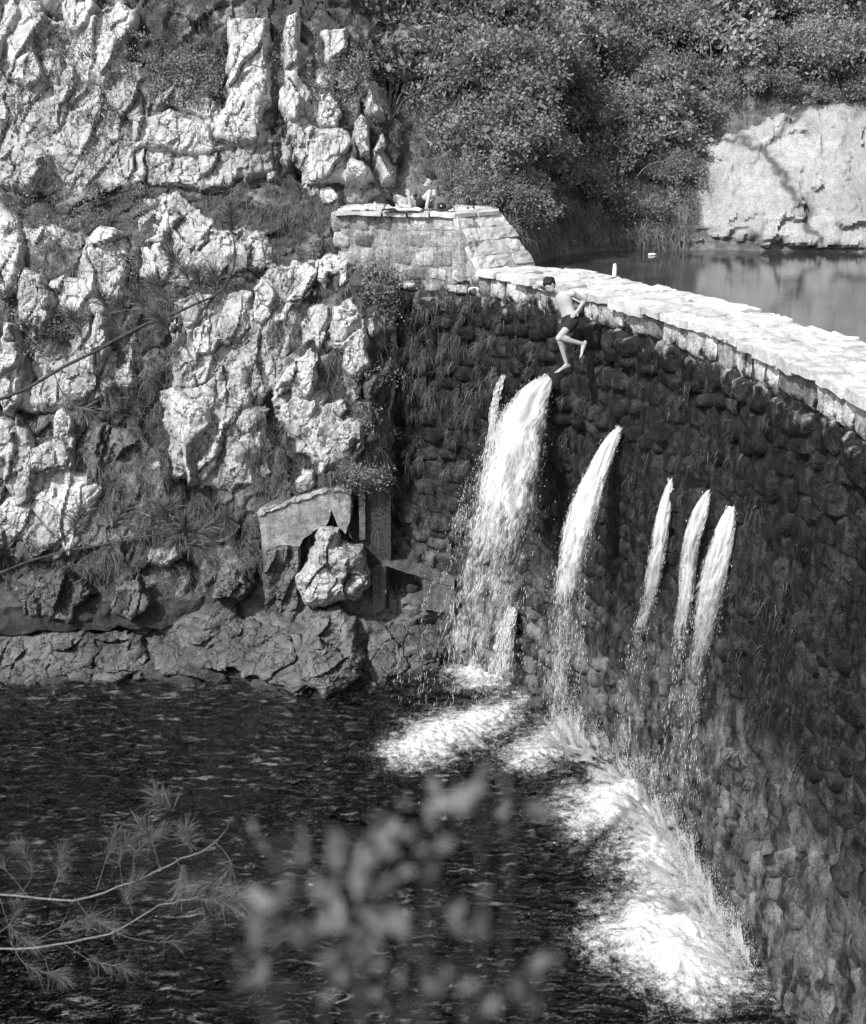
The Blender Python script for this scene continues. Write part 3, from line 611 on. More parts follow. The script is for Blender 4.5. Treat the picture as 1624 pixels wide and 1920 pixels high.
# ---------------------------------------------------------------- the dam
def strip(prof):  # quads between successive rings
    n, k = prof.shape[:2]; I = np.arange(n * k).reshape(n, k); return prof.reshape(-1, 3), np.stack([I[:-1, :-1], I[1:, :-1], I[1:, 1:], I[:-1, 1:]], -1).reshape(-1, 4)
dam = empty('dam', (2.9, 20.5, 0)); tag(dam, 'dark curved stone dam with a white sunlit crest and water spouting through it', 'dam'); DM = Vector(dam.location)
plat = empty('stone_platform', (-0.8, 24.7, 8.0)); tag(plat, 'raised grey stone block with a sloping white ramp at the end of the dam', 'platform'); PM = Vector(plat.location)
def adopt(o, p): o.parent = p; o.matrix_parent_inverse = Matrix.Translation(-Vector(p.location)); return o
ss = np.linspace(0.0, FS[-1] - 0.05, 160); c0, tt, nn_ = dam_at(ss)
fr = c0 - nn_ * 0.14; bk = c0 - nn_ * (BW - 0.05); zt = np.minimum(top_z(ss), DAM_Z) - 0.12
ring = np.stack([np.column_stack([fr, np.full(160, -3.0)]), np.column_stack([fr, zt]), np.column_stack([bk, zt]), np.column_stack([bk, np.full(160, 3.0)])], 1)
V, Q = strip(ring); adopt(mk('core', V, Q, M_MORTAR, smooth=False, attrs={'tint': np.full(len(V), 0.5)}), dam)
sb = np.linspace(S_RAMP1 - 0.4, FS[-1] - 0.4, 140); c1, _, n1 = dam_at(sb); V, Q = strip(np.stack([np.column_stack([c1 - n1 * 0.03, np.full(140, DAM_Z - 0.14)]), np.column_stack([c1 - n1 * 0.03, np.full(140, DAM_Z - 0.04)]), np.column_stack([c1 - n1 * (BW - 0.02), np.full(140, DAM_Z - 0.04)]), np.column_stack([c1 - n1 * (BW - 0.02), np.full(140, DAM_Z - 0.3)])], 1)); adopt(mk('crest_bed', V, Q, M_PAVE, smooth=False), dam)
# stone shapes: domed irregular blocks, 50 triangles each
def stone_shape(seed, n=6, rough=1.0):
    r = np.random.default_rng(seed); a = np.linspace(-1, 1, n); gx, gy = np.meshgrid(a, a)
    cj = r.uniform(-0.2, 0.2, (4, 2)); u, v = (gx + 1) / 2, (gy + 1) / 2
    off = (cj[0] * ((1 - u) * (1 - v))[..., None] + cj[1] * (u * (1 - v))[..., None] + cj[2] * (u * v)[..., None] + cj[3] * ((1 - u) * v)[..., None])
    rr = np.maximum(np.abs(gx), np.abs(gy)); rad = np.hypot(gx, gy); k = np.where(rr > 0, 1 - 0.16 * np.clip(rad - 0.95, 0, 1) / 0.46, 1)
    x = gx * 0.5 * k + off[..., 0] * 0.35; y = gy * 0.5 * k + off[..., 1] * 0.35
    h = 1.0 - 0.35 * rr ** 4 + r.uniform(-0.22, 0.22, gx.shape) * rough + (gx * r.uniform(-0.3, 0.3) + gy * r.uniform(-0.3, 0.3))
    h = np.where(rr > 0.99, -0.55, h); V = np.stack([x, y, h], -1).reshape(-1, 3)
    I = np.arange(n * n).reshape(n, n); return V, np.stack([I[:-1, :-1], I[:-1, 1:], I[1:, 1:], I[1:, :-1]], -1).reshape(-1, 4)
STV = [stone_shape(k) for k in range(14)]
def shape_mesh(nm, vq, mat):
    o = mk(nm, vq[0], vq[1], mat, attrs={'tint': np.full(len(vq[0]), (len(bpy.data.meshes) * 0.37) % 1.0)}); me = o.data; bpy.data.objects.remove(o); return me
SM_W = [shape_mesh('stone', v, M_WALL) for v in STV]; SM_P = [shape_mesh('stone', v, M_PLAT) for v in STV]
def wall_stones(s0, s1, zlo, zhi_fn, hmin, hmax, wmin, wmax, jit=1.0):
    out = []; z = zlo; rnd = random.Random(3)
    while True:
        h = rnd.uniform(hmin, hmax); s = s0 + rnd.uniform(-0.3, 0)
        if z > 9.6: break
        while s < s1:
            wd = rnd.uniform(wmin, wmax) * (rnd.choice([0.6, 1, 1, 1.35]) if jit > .5 else 1); c = s + wd / 2; zt_ = float(zhi_fn(c)); hh = h
            if z + hh * 0.4 < zt_:
                if z + hh > zt_ - 0.13: hh = zt_ - z
                fr2 = (z + hh < zt_ - 0.05) * jit; dpp = rnd.uniform(0.03, 0.08 + 0.14 * fr2 * rnd.random()) if jit > 0.5 else rnd.uniform(0.04, 0.07); out.append((c + rnd.uniform(-.05, .05) * fr2, z + hh / 2 + rnd.uniform(-0.08, 0.08) * fr2, wd * (1 + fr2 * rnd.uniform(-.12, .22)), hh * (1 + fr2 * rnd.uniform(-.12, .3)), dpp, rnd.uniform(-0.07, 0.07) * (1 + 3 * fr2), rnd.randrange(14)))
            s += wd
        z += h
    return out
def place(c, zc, wd, hh, dp, rot):
    p, t, n = dam_at(np.array(c)); n2 = n
    ex = Vector((t[0], t[1], 0)); ez = Vector((n2[0], n2[1], 0)); ey = Vector((0, 0, 1))
    ex, ey = ex * math.cos(rot) + ey * math.sin(rot), ey * math.cos(rot) - ex * math.sin(rot)
    # wall frame: x along, y up, z outwards
    M = Matrix(((ex.x * wd, ey.x * hh, ez.x * dp, p[0] - n2[0] * 0.10), (ex.y * wd, ey.y * hh, ez.y * dp, p[1] - n2[1] * 0.10), (ex.z * wd, ey.z * hh, ez.z * dp, zc), (0, 0, 0, 1)))
    return M
def put_stones(lst, parent, meshes, name, mat, limit=290):
    sc = []
    for q in lst:
        p, t, n = dam_at(np.array(q[0])); P = np.array([p[0], p[1], q[1]]); x, y, dep = proj(P); vd = np.array([P[0], P[1], P[2] - CAM_Z]); cosv = -(vd[0] * n[0] + vd[1] * n[1]) / np.linalg.norm(vd)
        vis = -20 < x < 1644 and -20 < y < 1940 and cosv > 0.02 and P[2] > -0.1 and P[0] > -1.3
        sc.append((q[2] * q[3] * max(cosv, 0.02) / dep ** 2 if vis else 0.0, q))
    sc.sort(key=lambda a: -a[0]); mb = MB(); L = Matrix.Translation(-Vector(parent.location))
    for k, (a, q) in enumerate(sc):
        M = place(*q[:6])
        if k < limit and a > 0: link_mesh(name, meshes[q[6]], parent, L @ M)
        else:
            V, Q = STV[q[6]]; A = np.array(M); mb.add(V @ A[:3, :3].T + A[:3, 3], Q, a=(q[6] * 0.37) % 1.0)
    if mb.n: o = adopt(mb.build('masonry', mat, attr='tint'), parent); tag(o, kind='stuff')
dam_list = wall_stones(1.2, FS[-1] - 0.2, -0.35, lambda s: min(float(top_z(s)), DAM_Z - 0.08) if s > S_RAMP1 else 8.15, 0.24, 0.46, 0.28, 0.62)
put_stones(dam_list, dam, SM_W, 'stone', M_WALL)
pl_list = wall_stones(S_PL0, S_RAMP1, 8.15, lambda s: float(top_z(s)) - 0.02, 0.26, 0.42, 0.3, 0.62, 0.45)
put_stones(pl_list, plat, SM_P, 'stone', M_PLAT)
# crust of moss and lime that has grown over the wet face
cs = np.linspace(2.0, FS[-1] - 0.2, 430); cz = np.linspace(-0.2, 7.75, 150); GS_, GZ_ = np.meshgrid(cs, cz); pc, tc_, nc = dam_at(GS_)
q = np.stack([GS_ * 2.6, GZ_ * 0.75, GS_ * 0 + 2.2], -1); cover = sstep(4.5, 10.0, GS_) * (0.45 + 0.55 * (1 - sstep(5.5, 7.6, GZ_))) + 0.3
off = -0.20 + 0.10 * cover + 0.16 * fbm(q, 4) + 0.10 * ridged(np.stack([GS_ * 4.2, GZ_ * 1.1, GS_ * 0], -1), 3) * cover - 0.05 + 0.05 * fbm(np.stack([GS_ * 9, GZ_ * 5, GS_ * 0], -1), 3); off = off - 0.12 * sstep(7.2, 7.75, GZ_)
P_ = np.concatenate([pc + nc * off[..., None], GZ_[..., None]], -1); I = np.arange(GS_.size).reshape(GS_.shape); o = adopt(mk('moss_crust', P_.reshape(-1, 3), np.stack([I[:-1, :-1], I[:-1, 1:], I[1:, 1:], I[1:, :-1]], -1).reshape(-1, 4), wall_mat('moss_crust', 9.4, 0.2, 0.012), attrs={'tint': 0.5 + 0.9 * fbm(q * 1.3 + 4, 3).ravel()}), dam); tag(o, kind='stuff')
# platform body and ramp
i0 = np.linspace(S_PL0, S_RAMP0, 30); p0, t0, n0 = dam_at(i0); fr0 = p0 - n0 * 0.075
back = np.array([(1.36, 25.25), (1.3, 26.7), (-1.85, 26.7)])
poly = np.concatenate([fr0, back]); npnt = len(poly)
V = np.concatenate([np.column_stack([poly, np.full(npnt, 7.6)]), np.column_stack([poly, np.full(npnt, PLAT_Z - 0.06)])]); j = np.arange(npnt); k = np.roll(j, -1)
o = mk('core', V, [np.stack([j, k, k + npnt, j + npnt], -1)], M_PLAT, smooth=False, attrs={'tint': np.full(len(V), 0.45)})
me = o.data; adopt(o, plat)
import bmesh
bm = bmesh.new(); bm.from_mesh(me); bm.verts.ensure_lookup_table(); bm.faces.new([bm.verts[npnt + q] for q in range(npnt)]); bm.to_mesh(me); bm.free()
RT0, RT1 = np.array([0.44, 24.27, PLAT_Z]), np.array([1.36, 25.25, PLAT_Z]); RB0, RB1 = np.array([0.92, 23.82, DAM_Z + 0.02]), np.array([2.08, 24.95, DAM_Z + 0.02])
V = [RT0 - (0, 0, .06), RT1 - (0, 0, .06), RB1 - (0, 0, .06), RB0 - (0, 0, .06)] + [np.array([q[0] + 0.03, q[1] + 0.03, 8.25]) for q in (RT0, RT1, RB1, RB0)]
adopt(mk('ramp_core', V, [np.array([(0, 3, 2, 1), (0, 1, 5, 4), (1, 2, 6, 5), (2, 3, 7, 6), (3, 0, 4, 7)])], M_PLAT, smooth=False, attrs={'tint': np.full(8, 0.45)}), plat)
def slab_quad(c4, parent, name, mat, th=0.09, n=5, gap=0.03, seed=0, amp=0.014, rim=0.02):
    """a paving stone between four corner points, with worn edges and an uneven face"""
    c4 = np.asarray(c4, float); ctr = c4.mean(0); c4 = ctr + (c4 - ctr) * (1 - gap); r = np.random.default_rng(seed); c4 = c4 + r.normal(0, 0.018, c4.shape) * np.array([1, 1, 0.3])
    nrm = np.cross(c4[1] - c4[0], c4[3] - c4[0]); nrm /= np.linalg.norm(nrm); nrm = nrm if nrm[2] > 0 else -nrm
    a = np.linspace(0, 1, n); u, v = np.meshgrid(a, a); e = np.maximum(abs(u - .5), abs(v - .5)) * 2
    rad = np.hypot(u - .5, v - .5) * 2; kk = 1 - 0.10 * np.clip(rad - 1, 0, 1)
    u, v = .5 + (u - .5) * kk, .5 + (v - .5) * kk
    Pn = (c4[0] * ((1 - u) * (1 - v))[..., None] + c4[1] * (u * (1 - v))[..., None] + c4[2] * (u * v)[..., None] + c4[3] * ((1 - u) * v)[..., None])
    h = np.where(e > 0.99, -rim, 0.0) + r.normal(0, amp, u.shape) + r.uniform(-0.012, 0.012); Pn = Pn + h[..., None] * nrm
    I = np.arange(n * n).reshape(n, n); Q = np.stack([I[:-1, :-1], I[:-1, 1:], I[1:, 1:], I[1:, :-1]], -1).reshape(-1, 4)
    ring = np.concatenate([I[0, :-1], I[:-1, -1], I[-1, :0:-1], I[:0:-1, 0]]); B = Pn.reshape(-1, 3)[ring] - nrm * th; jj = np.arange(len(ring)) + n * n
    Q2 = np.stack([ring, jj, np.roll(jj, -1), np.roll(ring, -1)], -1)
    if np.dot(np.cross(Pn[0, 1] - Pn[0, 0], Pn[1, 0] - Pn[0, 0]), nrm) < 0: Q = Q[:, ::-1]; Q2 = Q2[:, ::-1]
    return adopt(mk(name, np.concatenate([Pn.reshape(-1, 3), B]), [Q, Q2], mat, smooth=False), parent)
# crest slabs: rows across, of unequal length
rnd = random.Random(11); sd_ = 0
for (o0, o1) in ((0.06, -0.38), (-0.38, -0.78), (-0.78, -1.12), (-1.12, -1.52)):
    s = S_RAMP1 - 0.15 + rnd.uniform(0, 0.3) + (0.35 if o0 < -0.4 else 0)
    while s < FS[-1] - 0.8:
        L = rnd.uniform(0.35, 0.75); e0, e1 = s, s + L; A, _, na = dam_at(np.array(e0)); B, _, nb = dam_at(np.array(e1))
        j0, j1 = rnd.uniform(-.05, .05), rnd.uniform(-.05, .05); oo = o0 + rnd.uniform(-0.05, 0.05) * (o0 > 0); z0 = DAM_Z + rnd.uniform(-0.025, 0.03)
        slab_quad([(*(A + na * (oo)), z0), (*(B + nb * (oo)), z0), (*(B + nb * (o1 + j1)), z0), (*(A + na * (o1 + j0)), z0)], dam, 'paving_slab', M_PAVE, 0.10 + rnd.uniform(0, 0.06), 5, 0.02, sd_); sd_ += 1; s = e1
# ramp slabs
NU, NV = 3, 4
cu = [[0, .36, .70, 1], [0, .30, .62, 1], [0, .42, .72, 1], [0, .33, .66, 1]]
for r_ in range(NV):
    f0, f1 = [0, .28, .52, .78, 1][r_], [0, .28, .52, .78, 1][r_ + 1]
    for c_ in range(NU):
        a0, a1 = cu[r_][c_], cu[r_][c_ + 1]; g = lambda a, f: (RT0 + (RT1 - RT0) * a) * (1 - f) + (RB0 + (RB1 - RB0) * a) * f
        slab_quad([g(a0, f0), g(a1, f0), g(a1, f1), g(a0, f1)], plat, 'ramp_slab', M_PAVE, 0.12, 5, 0.006, 500 + r_ * 9 + c_, 0.008, 0.010)
# platform paving
for a in range(7):
    for b_ in range(5):
        x0 = -1.95 + a * 0.47 ; x1 = x0 + 0.47; yf = lambda x: np.interp(x, fr0[:, 0], fr0[:, 1], right=24.25 + max(0, x - 0.4) * 1.05) + 0.02 - 0.16
        g = lambda x, f: (x, yf(x) * (1 - f) + 26.6 * f, PLAT_Z)
        f0, f1 = [0, .18, .4, .62, .82, 1][b_], [0, .18, .4, .62, .82, 1][b_ + 1]
        slab_quad([g(x0, f0), g(x1, f0), g(x1, f1), g(x0, f1)], plat, 'paving_slab', M_PAVE, 0.07, 4, 0.02, 700 + a * 7 + b_, 0.008)

# ---------------------------------------------------------------- concrete remains at the foot of the cliff
def ragged(poly, step=8, amp=1.2, seed=0):
    r = np.random.default_rng(seed); out = []
    for i in range(len(poly)):
        a = np.array(poly[i], float); b_ = np.array(poly[(i + 1) % len(poly)], float); n = max(1, int(np.linalg.norm(b_ - a) / step))
        for k in range(n): out.append(a + (b_ - a) * k / n + (r.normal(0, amp, 2) if k else 0))
    return np.array(out)
def extrude(name, poly, Y, depth, mat, parent=None, seed=0, amp=1.2, tilt=0.0):
    p = ragged(poly, 8, amp, seed); n = len(p); A = atY(p[:, 0], p[:, 1], Y + tilt * (p[:, 0] - p[:, 0].mean()) / 100); B = A + np.array([0.03, depth, 0.0])
    bm = bmesh.new(); va = [bm.verts.new(v) for v in A]; vb = [bm.verts.new(v) for v in B]
    bm.faces.new(va); bm.faces.new(vb[::-1])
    for i in range(n): bm.faces.new((va[i], vb[i], vb[(i + 1) % n], va[(i + 1) % n]))
    bmesh.ops.recalc_face_normals(bm, faces=bm.faces); bmesh.ops.triangulate(bm, faces=[f for f in bm.faces if len(f.verts) > 4])
    me = bpy.data.meshes.new(name); bm.to_mesh(me); bm.free(); me.materials.append(mat)
    o = bpy.data.objects.new(name, me); COL.objects.link(o); o.parent = parent; return o
cw = empty('concrete_wall'); tag(cw, 'broken grey concrete wall with a slanting top over a gap at the cliff foot', 'wall')
extrude('upper_slab', t6([(150,500),(330,440),(600,345),(700,340),(765,370),(772,450),(762,560),(735,640),(690,600),(640,480),(620,560),(600,590),(540,610),(450,680),(430,722),(300,715),(185,735),(172,620)]), CONC_Y, 0.36, M_CONC, cw, 1)
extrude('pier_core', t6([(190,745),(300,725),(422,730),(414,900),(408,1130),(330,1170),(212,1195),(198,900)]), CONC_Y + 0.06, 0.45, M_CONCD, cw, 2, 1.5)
rock(t6([(183,735),(300,716),(428,722),(422,900),(417,1132),(330,1178),(205,1202),(190,900)]), M_ROCKD, 0.10, cw, 'lower_pier', 2.2, hitY(CONC_Y + 0.02), wpx=8, lump=0.8, jag=2, sink=0.15, fsc=2.0)
extrude('broken_cap', t6([(148,498),(330,434),(598,338),(705,332),(770,364),(772,376),(700,352),(604,360),(335,452),(160,520)]), CONC_Y - 0.05, 0.52, M_ROCK2, cw, 3, 1.6)
b = extrude('board', t6([(183,470),(335,368),(372,402),(362,428),(205,522)]), CONC_Y + 0.06, 0.06, M_BOARD, None, 4, 0.3, 0.12); tag(b, 'weathered wooden board lying on the slanting concrete wall', 'board')
sg = empty('sluice_gate'); tag(sg, 'tall dark steel sluice gate in its slot between the boulder and the dam', 'sluice gate')
extrude('gate_panel', [(685,893),(727,884),(729,1140),(700,1150),(686,1080)], 24.30, 0.12, M_STEEL, sg, 5, 0.2)
extrude('guide_rail', [(672,900),(684,897),(685,1012),(674,1012)], 24.16, 0.16, M_CONCM, sg, 6, 0.3); extrude('guide_rail', [(726,880),(733,878),(733,1060),(727,1060)], 24.2, 0.2, M_STEEL, sg, 7, 0.3)
extrude('guide_rail', [(697,1065),(722,1060),(722,1142),(700,1152)], 24.12, 0.14, M_CONCM, sg, 8, 0.6)
cu_ = empty('culvert'); tag(cu_, 'square black culvert mouth with a sloping lintel at the foot of the dam', 'culvert')
extrude('lintel', [(721,1050),(795,1074),(852,1090),(852,1102),(795,1084),(723,1061)], 24.12, 0.55, M_CONCM, cu_, 9, 0.8)
extrude('side_wall', [(792,1085),(852,1103),(850,1152),(793,1143)], 24.14, 0.5, M_CONCM, cu_, 10, 1.0); extrude('side_wall', [(716,1056),(723,1058),(723,1132),(717,1134)], 24.13, 0.5, M_CONCM, cu_, 11, 0.4)
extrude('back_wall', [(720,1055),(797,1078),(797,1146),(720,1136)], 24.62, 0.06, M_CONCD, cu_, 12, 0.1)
cl = empty('concrete_ledge'); tag(cl, 'low wet concrete channel wall running along the foot of the cliff at left', 'ledge')
def rough_strip(A, B, nu, nv, amp, seed, mat, name):
    """an uneven surface between two edge lines"""
    u = np.linspace(0, 1, nu); L0 = np.array([np.interp(u, np.linspace(0, 1, len(A)), np.array(A)[:, k]) for k in range(3)]).T; L1 = np.array([np.interp(u, np.linspace(0, 1, len(B)), np.array(B)[:, k]) for k in range(3)]).T
    V = L0[None] + (L1 - L0)[None] * np.linspace(0, 1, nv)[:, None, None]; V = V + amp * np.stack([fbm(V * 2.3 + seed + k * 9, 4) for k in range(3)], -1); I = np.arange(nu * nv).reshape(nv, nu)
    return mk(name, V.reshape(-1, 3), np.stack([I[:-1, :-1], I[:-1, 1:], I[1:, 1:], I[1:, :-1]], -1).reshape(-1, 4), mat)
fe = atZ(np.array([-90., 150, 300, 400, 486]), np.array([1142., 1133, 1126, 1117, 1106]), 1.5); be = atZ(np.array([-90., 150, 300, 400, 486]), np.array([1112., 1106, 1099, 1094, 1088]), 1.62); lo_ = fe - np.array([0, -0.02, 0.62])
M_LEDGE = concrete_mat('damp_ledge', 0.085, 0.035)
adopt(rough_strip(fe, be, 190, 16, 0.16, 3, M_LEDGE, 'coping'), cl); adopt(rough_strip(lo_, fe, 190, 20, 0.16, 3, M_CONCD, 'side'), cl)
for pl in ([(30,1085),(120,1068),(175,1115),(130,1168),(40,1155)], [(215,1100),(262,1090),(285,1130),(250,1165),(210,1150)], [(395,1080),(440,1072),(470,1098),(450,1125),(400,1120)]): rock(pl, M_SHELF, 0.2, cliff, 'ledge_rock', 2.6, hitY(23.75), wpx=14, lump=0.9, jag=8, sink=0.4)

# ---------------------------------------------------------------- white water: spouts, falls, foam
OCT = np.array([(1,0,0),(-1,0,0),(0,1,0),(0,-1,0),(0,0,1),(0,0,-1)], float)
OCF = np.array([(0,2,4),(2,1,4),(1,3,4),(3,0,4),(2,0,5),(1,2,5),(3,1,5),(0,3,5)])
def drops(C, D, L, r, rng):
    n = len(C); D = D / (np.linalg.norm(D, axis=1)[:, None] + 1e-9); ref = rng.normal(size=(n, 3)); A = np.cross(D, ref); A /= np.linalg.norm(A, axis=1)[:, None]; B = np.cross(D, A)
    V = C[:, None] + OCT[None, :, 0:1] * (A * r[:, None])[:, None] + OCT[None, :, 1:2] * (B * r[:, None])[:, None] + OCT[None, :, 2:3] * (D * L[:, None])[:, None]
    V = V + rng.normal(0, 1, V.shape) * r[:, None, None] * 0.22
    F = (OCF[None] + 6 * np.arange(n)[:, None, None]).reshape(-1, 3); return V.reshape(-1, 3), F
def water_jet(path, n, seed, dens=None, side=0.0, solid=0.25, rmin=0.006, rmax=0.02, spread=0.35, gap=0.75, layers=4, d1=0.62, d2=0.5):
    """path: rows of (px, py, half-width px, metres out from the wall); water falls along it in strands and drops"""
    rng = np.random.default_rng(seed); path = np.array(path, float)
    C = np.array([wall_hit(a, b_, o) for a, b_, w_, o in path]); wm = path[:, 2] / F_PX * np.linalg.norm(C - np.array([0, 0, CAM_Z]), axis=1)
    seg = np.linalg.norm(np.diff(C, axis=0), axis=1); S_ = np.concatenate([[0], np.cumsum(seg)]); S_ /= S_[-1]
    t = rng.random(n) if dens is None else np.interp(rng.random(n), np.linspace(0, 1, len(dens)), dens)
    g = lambda tt: np.stack([np.interp(tt, S_, C[:, k]) for k in range(3)], -1)
    T = g(np.clip(t + 0.02, 0, 1)) - g(np.clip(t - 0.02, 0, 1)); T /= np.linalg.norm(T, axis=1)[:, None] + 1e-9
    T = T * (1 - 0.5 * t[:, None]) + np.array([0, 0, -1]) * (0.5 * t[:, None]); T /= np.linalg.norm(T, axis=1)[:, None]
    wd = np.interp(t, S_, wm)
    # strands: the cross-flow offset clusters round a few wandering threads
    ns = 18; th = rng.uniform(-1, 1, ns) ; k = rng.integers(0, ns, n); wob = pnoise(np.stack([th[k] * 9, t * 7, k * 1.7], -1))
    lat = np.where(rng.random(n) < 0.7, th[k] + 0.35 * wob + rng.normal(0, 0.07, n), rng.normal(0, 0.55, n)); lat = lat + side * (rng.random(n) ** 2) * t
    clump = 0.8 * pnoise(np.stack([lat * 8.0, t * 7 + lat, t * 0 + seed], -1)) + 0.7 * pnoise(np.stack([lat * 22.0, t * 22, t * 0 + seed], -1)) + 0.4 * pnoise(np.stack([lat * 2.0, t * 9, t * 0 + seed], -1))
    tk = np.clip(t * 1.8, 0, 1); keep = clump > -0.6 + tk * (gap + rng.uniform(-0.15, 0.3, n))
    P0 = g(t); vd = P0 - np.array([0, 0, CAM_Z]); vd /= np.linalg.norm(vd, axis=1)[:, None]; A = np.cross(T, vd); A /= np.linalg.norm(A, axis=1)[:, None]; A[A[:, 0] < 0] *= -1
    P0 = P0 + A * (lat * wd)[:, None] + vd * (rng.normal(0, 0.4, n) * wd * 0.8)[:, None] + rng.normal(0, 0.012, (n, 3))
    thick = (1 - np.clip(t / solid, 0, 1)); r = rng.uniform(rmin, rmax, n) * (1 + 1.6 * thick * rng.random(n)); L = r * rng.uniform(3, 12, n) * (0.5 + 1.2 * t)
    V, F = drops(P0[keep], T[keep] + rng.normal(0, 0.06, (keep.sum(), 3)), L[keep], r[keep], rng)
    mb = MB(); mb.add(V, T=F)
    VS, QS, at = [], [], {'wu': [], 'wv': [], 'wd': []}; nv_, nu_ = 150, 26; base_i = 0; Ltot = seg.sum()
    for ly in range(layers):
        tm, um = np.meshgrid(np.linspace(0, 1, nv_), np.linspace(-1.15, 1.15, nu_), indexing='ij'); Pm = g(tm); wm_ = np.interp(tm, S_, wm)
        Tm = g(np.clip(tm + .02, 0, 1)) - g(np.clip(tm - .02, 0, 1)); Tm /= np.linalg.norm(Tm, axis=-1)[..., None] + 1e-9; vm = Pm - np.array([0, 0, CAM_Z]); vm /= np.linalg.norm(vm, axis=-1)[..., None]; Am = np.cross(Tm, vm); Am /= np.linalg.norm(Am, axis=-1)[..., None]; Am = np.where(Am[..., :1] < 0, -Am, Am)
        nz = fbm(np.stack([um * 2.2, tm * 9, um * 0 + seed * 3 + ly * 11], -1), 3); Pm = Pm + Am * ((um + 0.25 * nz) * wm_)[..., None] + vm * (((ly - (layers - 1) / 2) * 0.45 + 0.8 * nz + 0.35 * (um ** 2)) * wm_ * 0.8)[..., None]
        VS.append(Pm.reshape(-1, 3)); I = np.arange(nv_ * nu_).reshape(nv_, nu_) + base_i; QS.append(np.stack([I[:-1, :-1], I[:-1, 1:], I[1:, 1:], I[1:, :-1]], -1).reshape(-1, 4)); base_i += nv_ * nu_
        at['wu'].append((um * wm_ + seed * 5.1 + ly * 3.7).ravel()); at['wv'].append((tm * Ltot + ly * 2.3).ravel())
        dn = np.interp(tm, [0, .03, solid, .6, .9, 1], [1.0, 1.3, 1.05, d1, d2, d2 - .35]) - 0.75 * np.clip(np.abs(um) - 0.35, 0, 1) ** 1.3; at['wd'].append(dn.ravel())
    root = mk('water_jet', np.concatenate(VS), np.concatenate(QS), M_FALL, None, True, {k_: np.concatenate(v_) for k_, v_ in at.items()})
    tag(mb.build('droplets', M_FOAM, root), kind='stuff'); return root
JG = 'water jets spouting from the dam'
tag(water_jet([(943,708,3,.05),(933,735,5,.12),(926,770,6,.25),(919,830,6,.4),(912,900,8,.55),(905,960,10,.7)], 4000, 1, solid=0.3, rmin=0.003, rmax=0.008), 'thin water jet falling just left of the widest fall', 'waterfall', JG)
tag(water_jet([(1031,708,9,.03),(1018,724,16,.2),(1000,748,27,.45),(978,800,44,.9),(958,870,58,1.35),(938,960,74,1.8),(915,1060,94,2.2),(896,1160,112,2.5),(882,1260,122,2.75),(870,1330,124,2.9)], 14000, 2, side=0.3, solid=0.2, layers=6, d1=0.62, d2=0.58, rmin=0.001, rmax=0.0042), 'widest waterfall breaking into a curtain of drops below the jumping person', 'waterfall', JG)
tag(water_jet([(1162,802,5,.02),(1150,822,10,.15),(1138,842,13,.28),(1115,895,18,.55),(1096,950,24,.8),(1080,1005,28,1.0),(1068,1060,30,1.15),(1058,1120,34,1.3),(1050,1200,36,1.45),(1046,1280,40,1.55),(1044,1350,44,1.6)], 6000, 3, side=0.25, solid=0.34, layers=5, d1=0.64, d2=0.60, rmin=0.001, rmax=0.0045), 'narrow bright jet leaping from mid wall right of the widest fall', 'waterfall', JG)
tag(water_jet([(1258,900,4,.03),(1248,945,9,.12),(1237,1005,14,.2),(1229,1055,16,.20),(1222,1100,16,.16),(1212,1145,17,.12),(1197,1190,15,.12),(1188,1260,22,.12),(1180,1340,30,.12),(1175,1440,34,.12)], 1300, 4, solid=0.2, layers=4, d1=0.52, d2=0.52, rmin=0.0015, rmax=0.0055, gap=0.7), 'leftmost of the thin jets clinging to the right part of the wall', 'waterfall', JG)
tag(water_jet([(1329,922,6,.03),(1312,965,13,.14),(1297,1012,15,.2),(1290,1060,16,.16),(1285,1120,18,.15),(1276,1190,18,.15),(1268,1270,16,.15),(1258,1380,24,.15),(1245,1500,30,.15)], 1300, 5, solid=0.2, layers=4, d1=0.52, d2=0.52, rmin=0.0015, rmax=0.0055, gap=0.7), 'thin jet running down the wall between two others on its right part', 'waterfall', JG)
tag(water_jet([(1372,950,8,.03),(1358,1005,17,.16),(1344,1055,23,.22),(1332,1110,28,.22),(1322,1165,30,.18),(1308,1225,26,.15),(1298,1300,22,.15),(1290,1400,28,.15),(1290,1560,34,.15)], 1300, 6, solid=0.2, layers=4, d1=0.52, d2=0.52, rmin=0.0015, rmax=0.0055, gap=0.7), 'rightmost jet, sliding broad and white down the wall', 'waterfall', JG)
tag(water_jet([(962,1143,8,.05),(952,1175,13,.25),(944,1215,18,.4),(936,1262,22,.55)], 5000, 7, solid=0.3, rmin=0.003, rmax=0.010), 'short low spout splashing behind the foot of the widest fall', 'waterfall', JG)

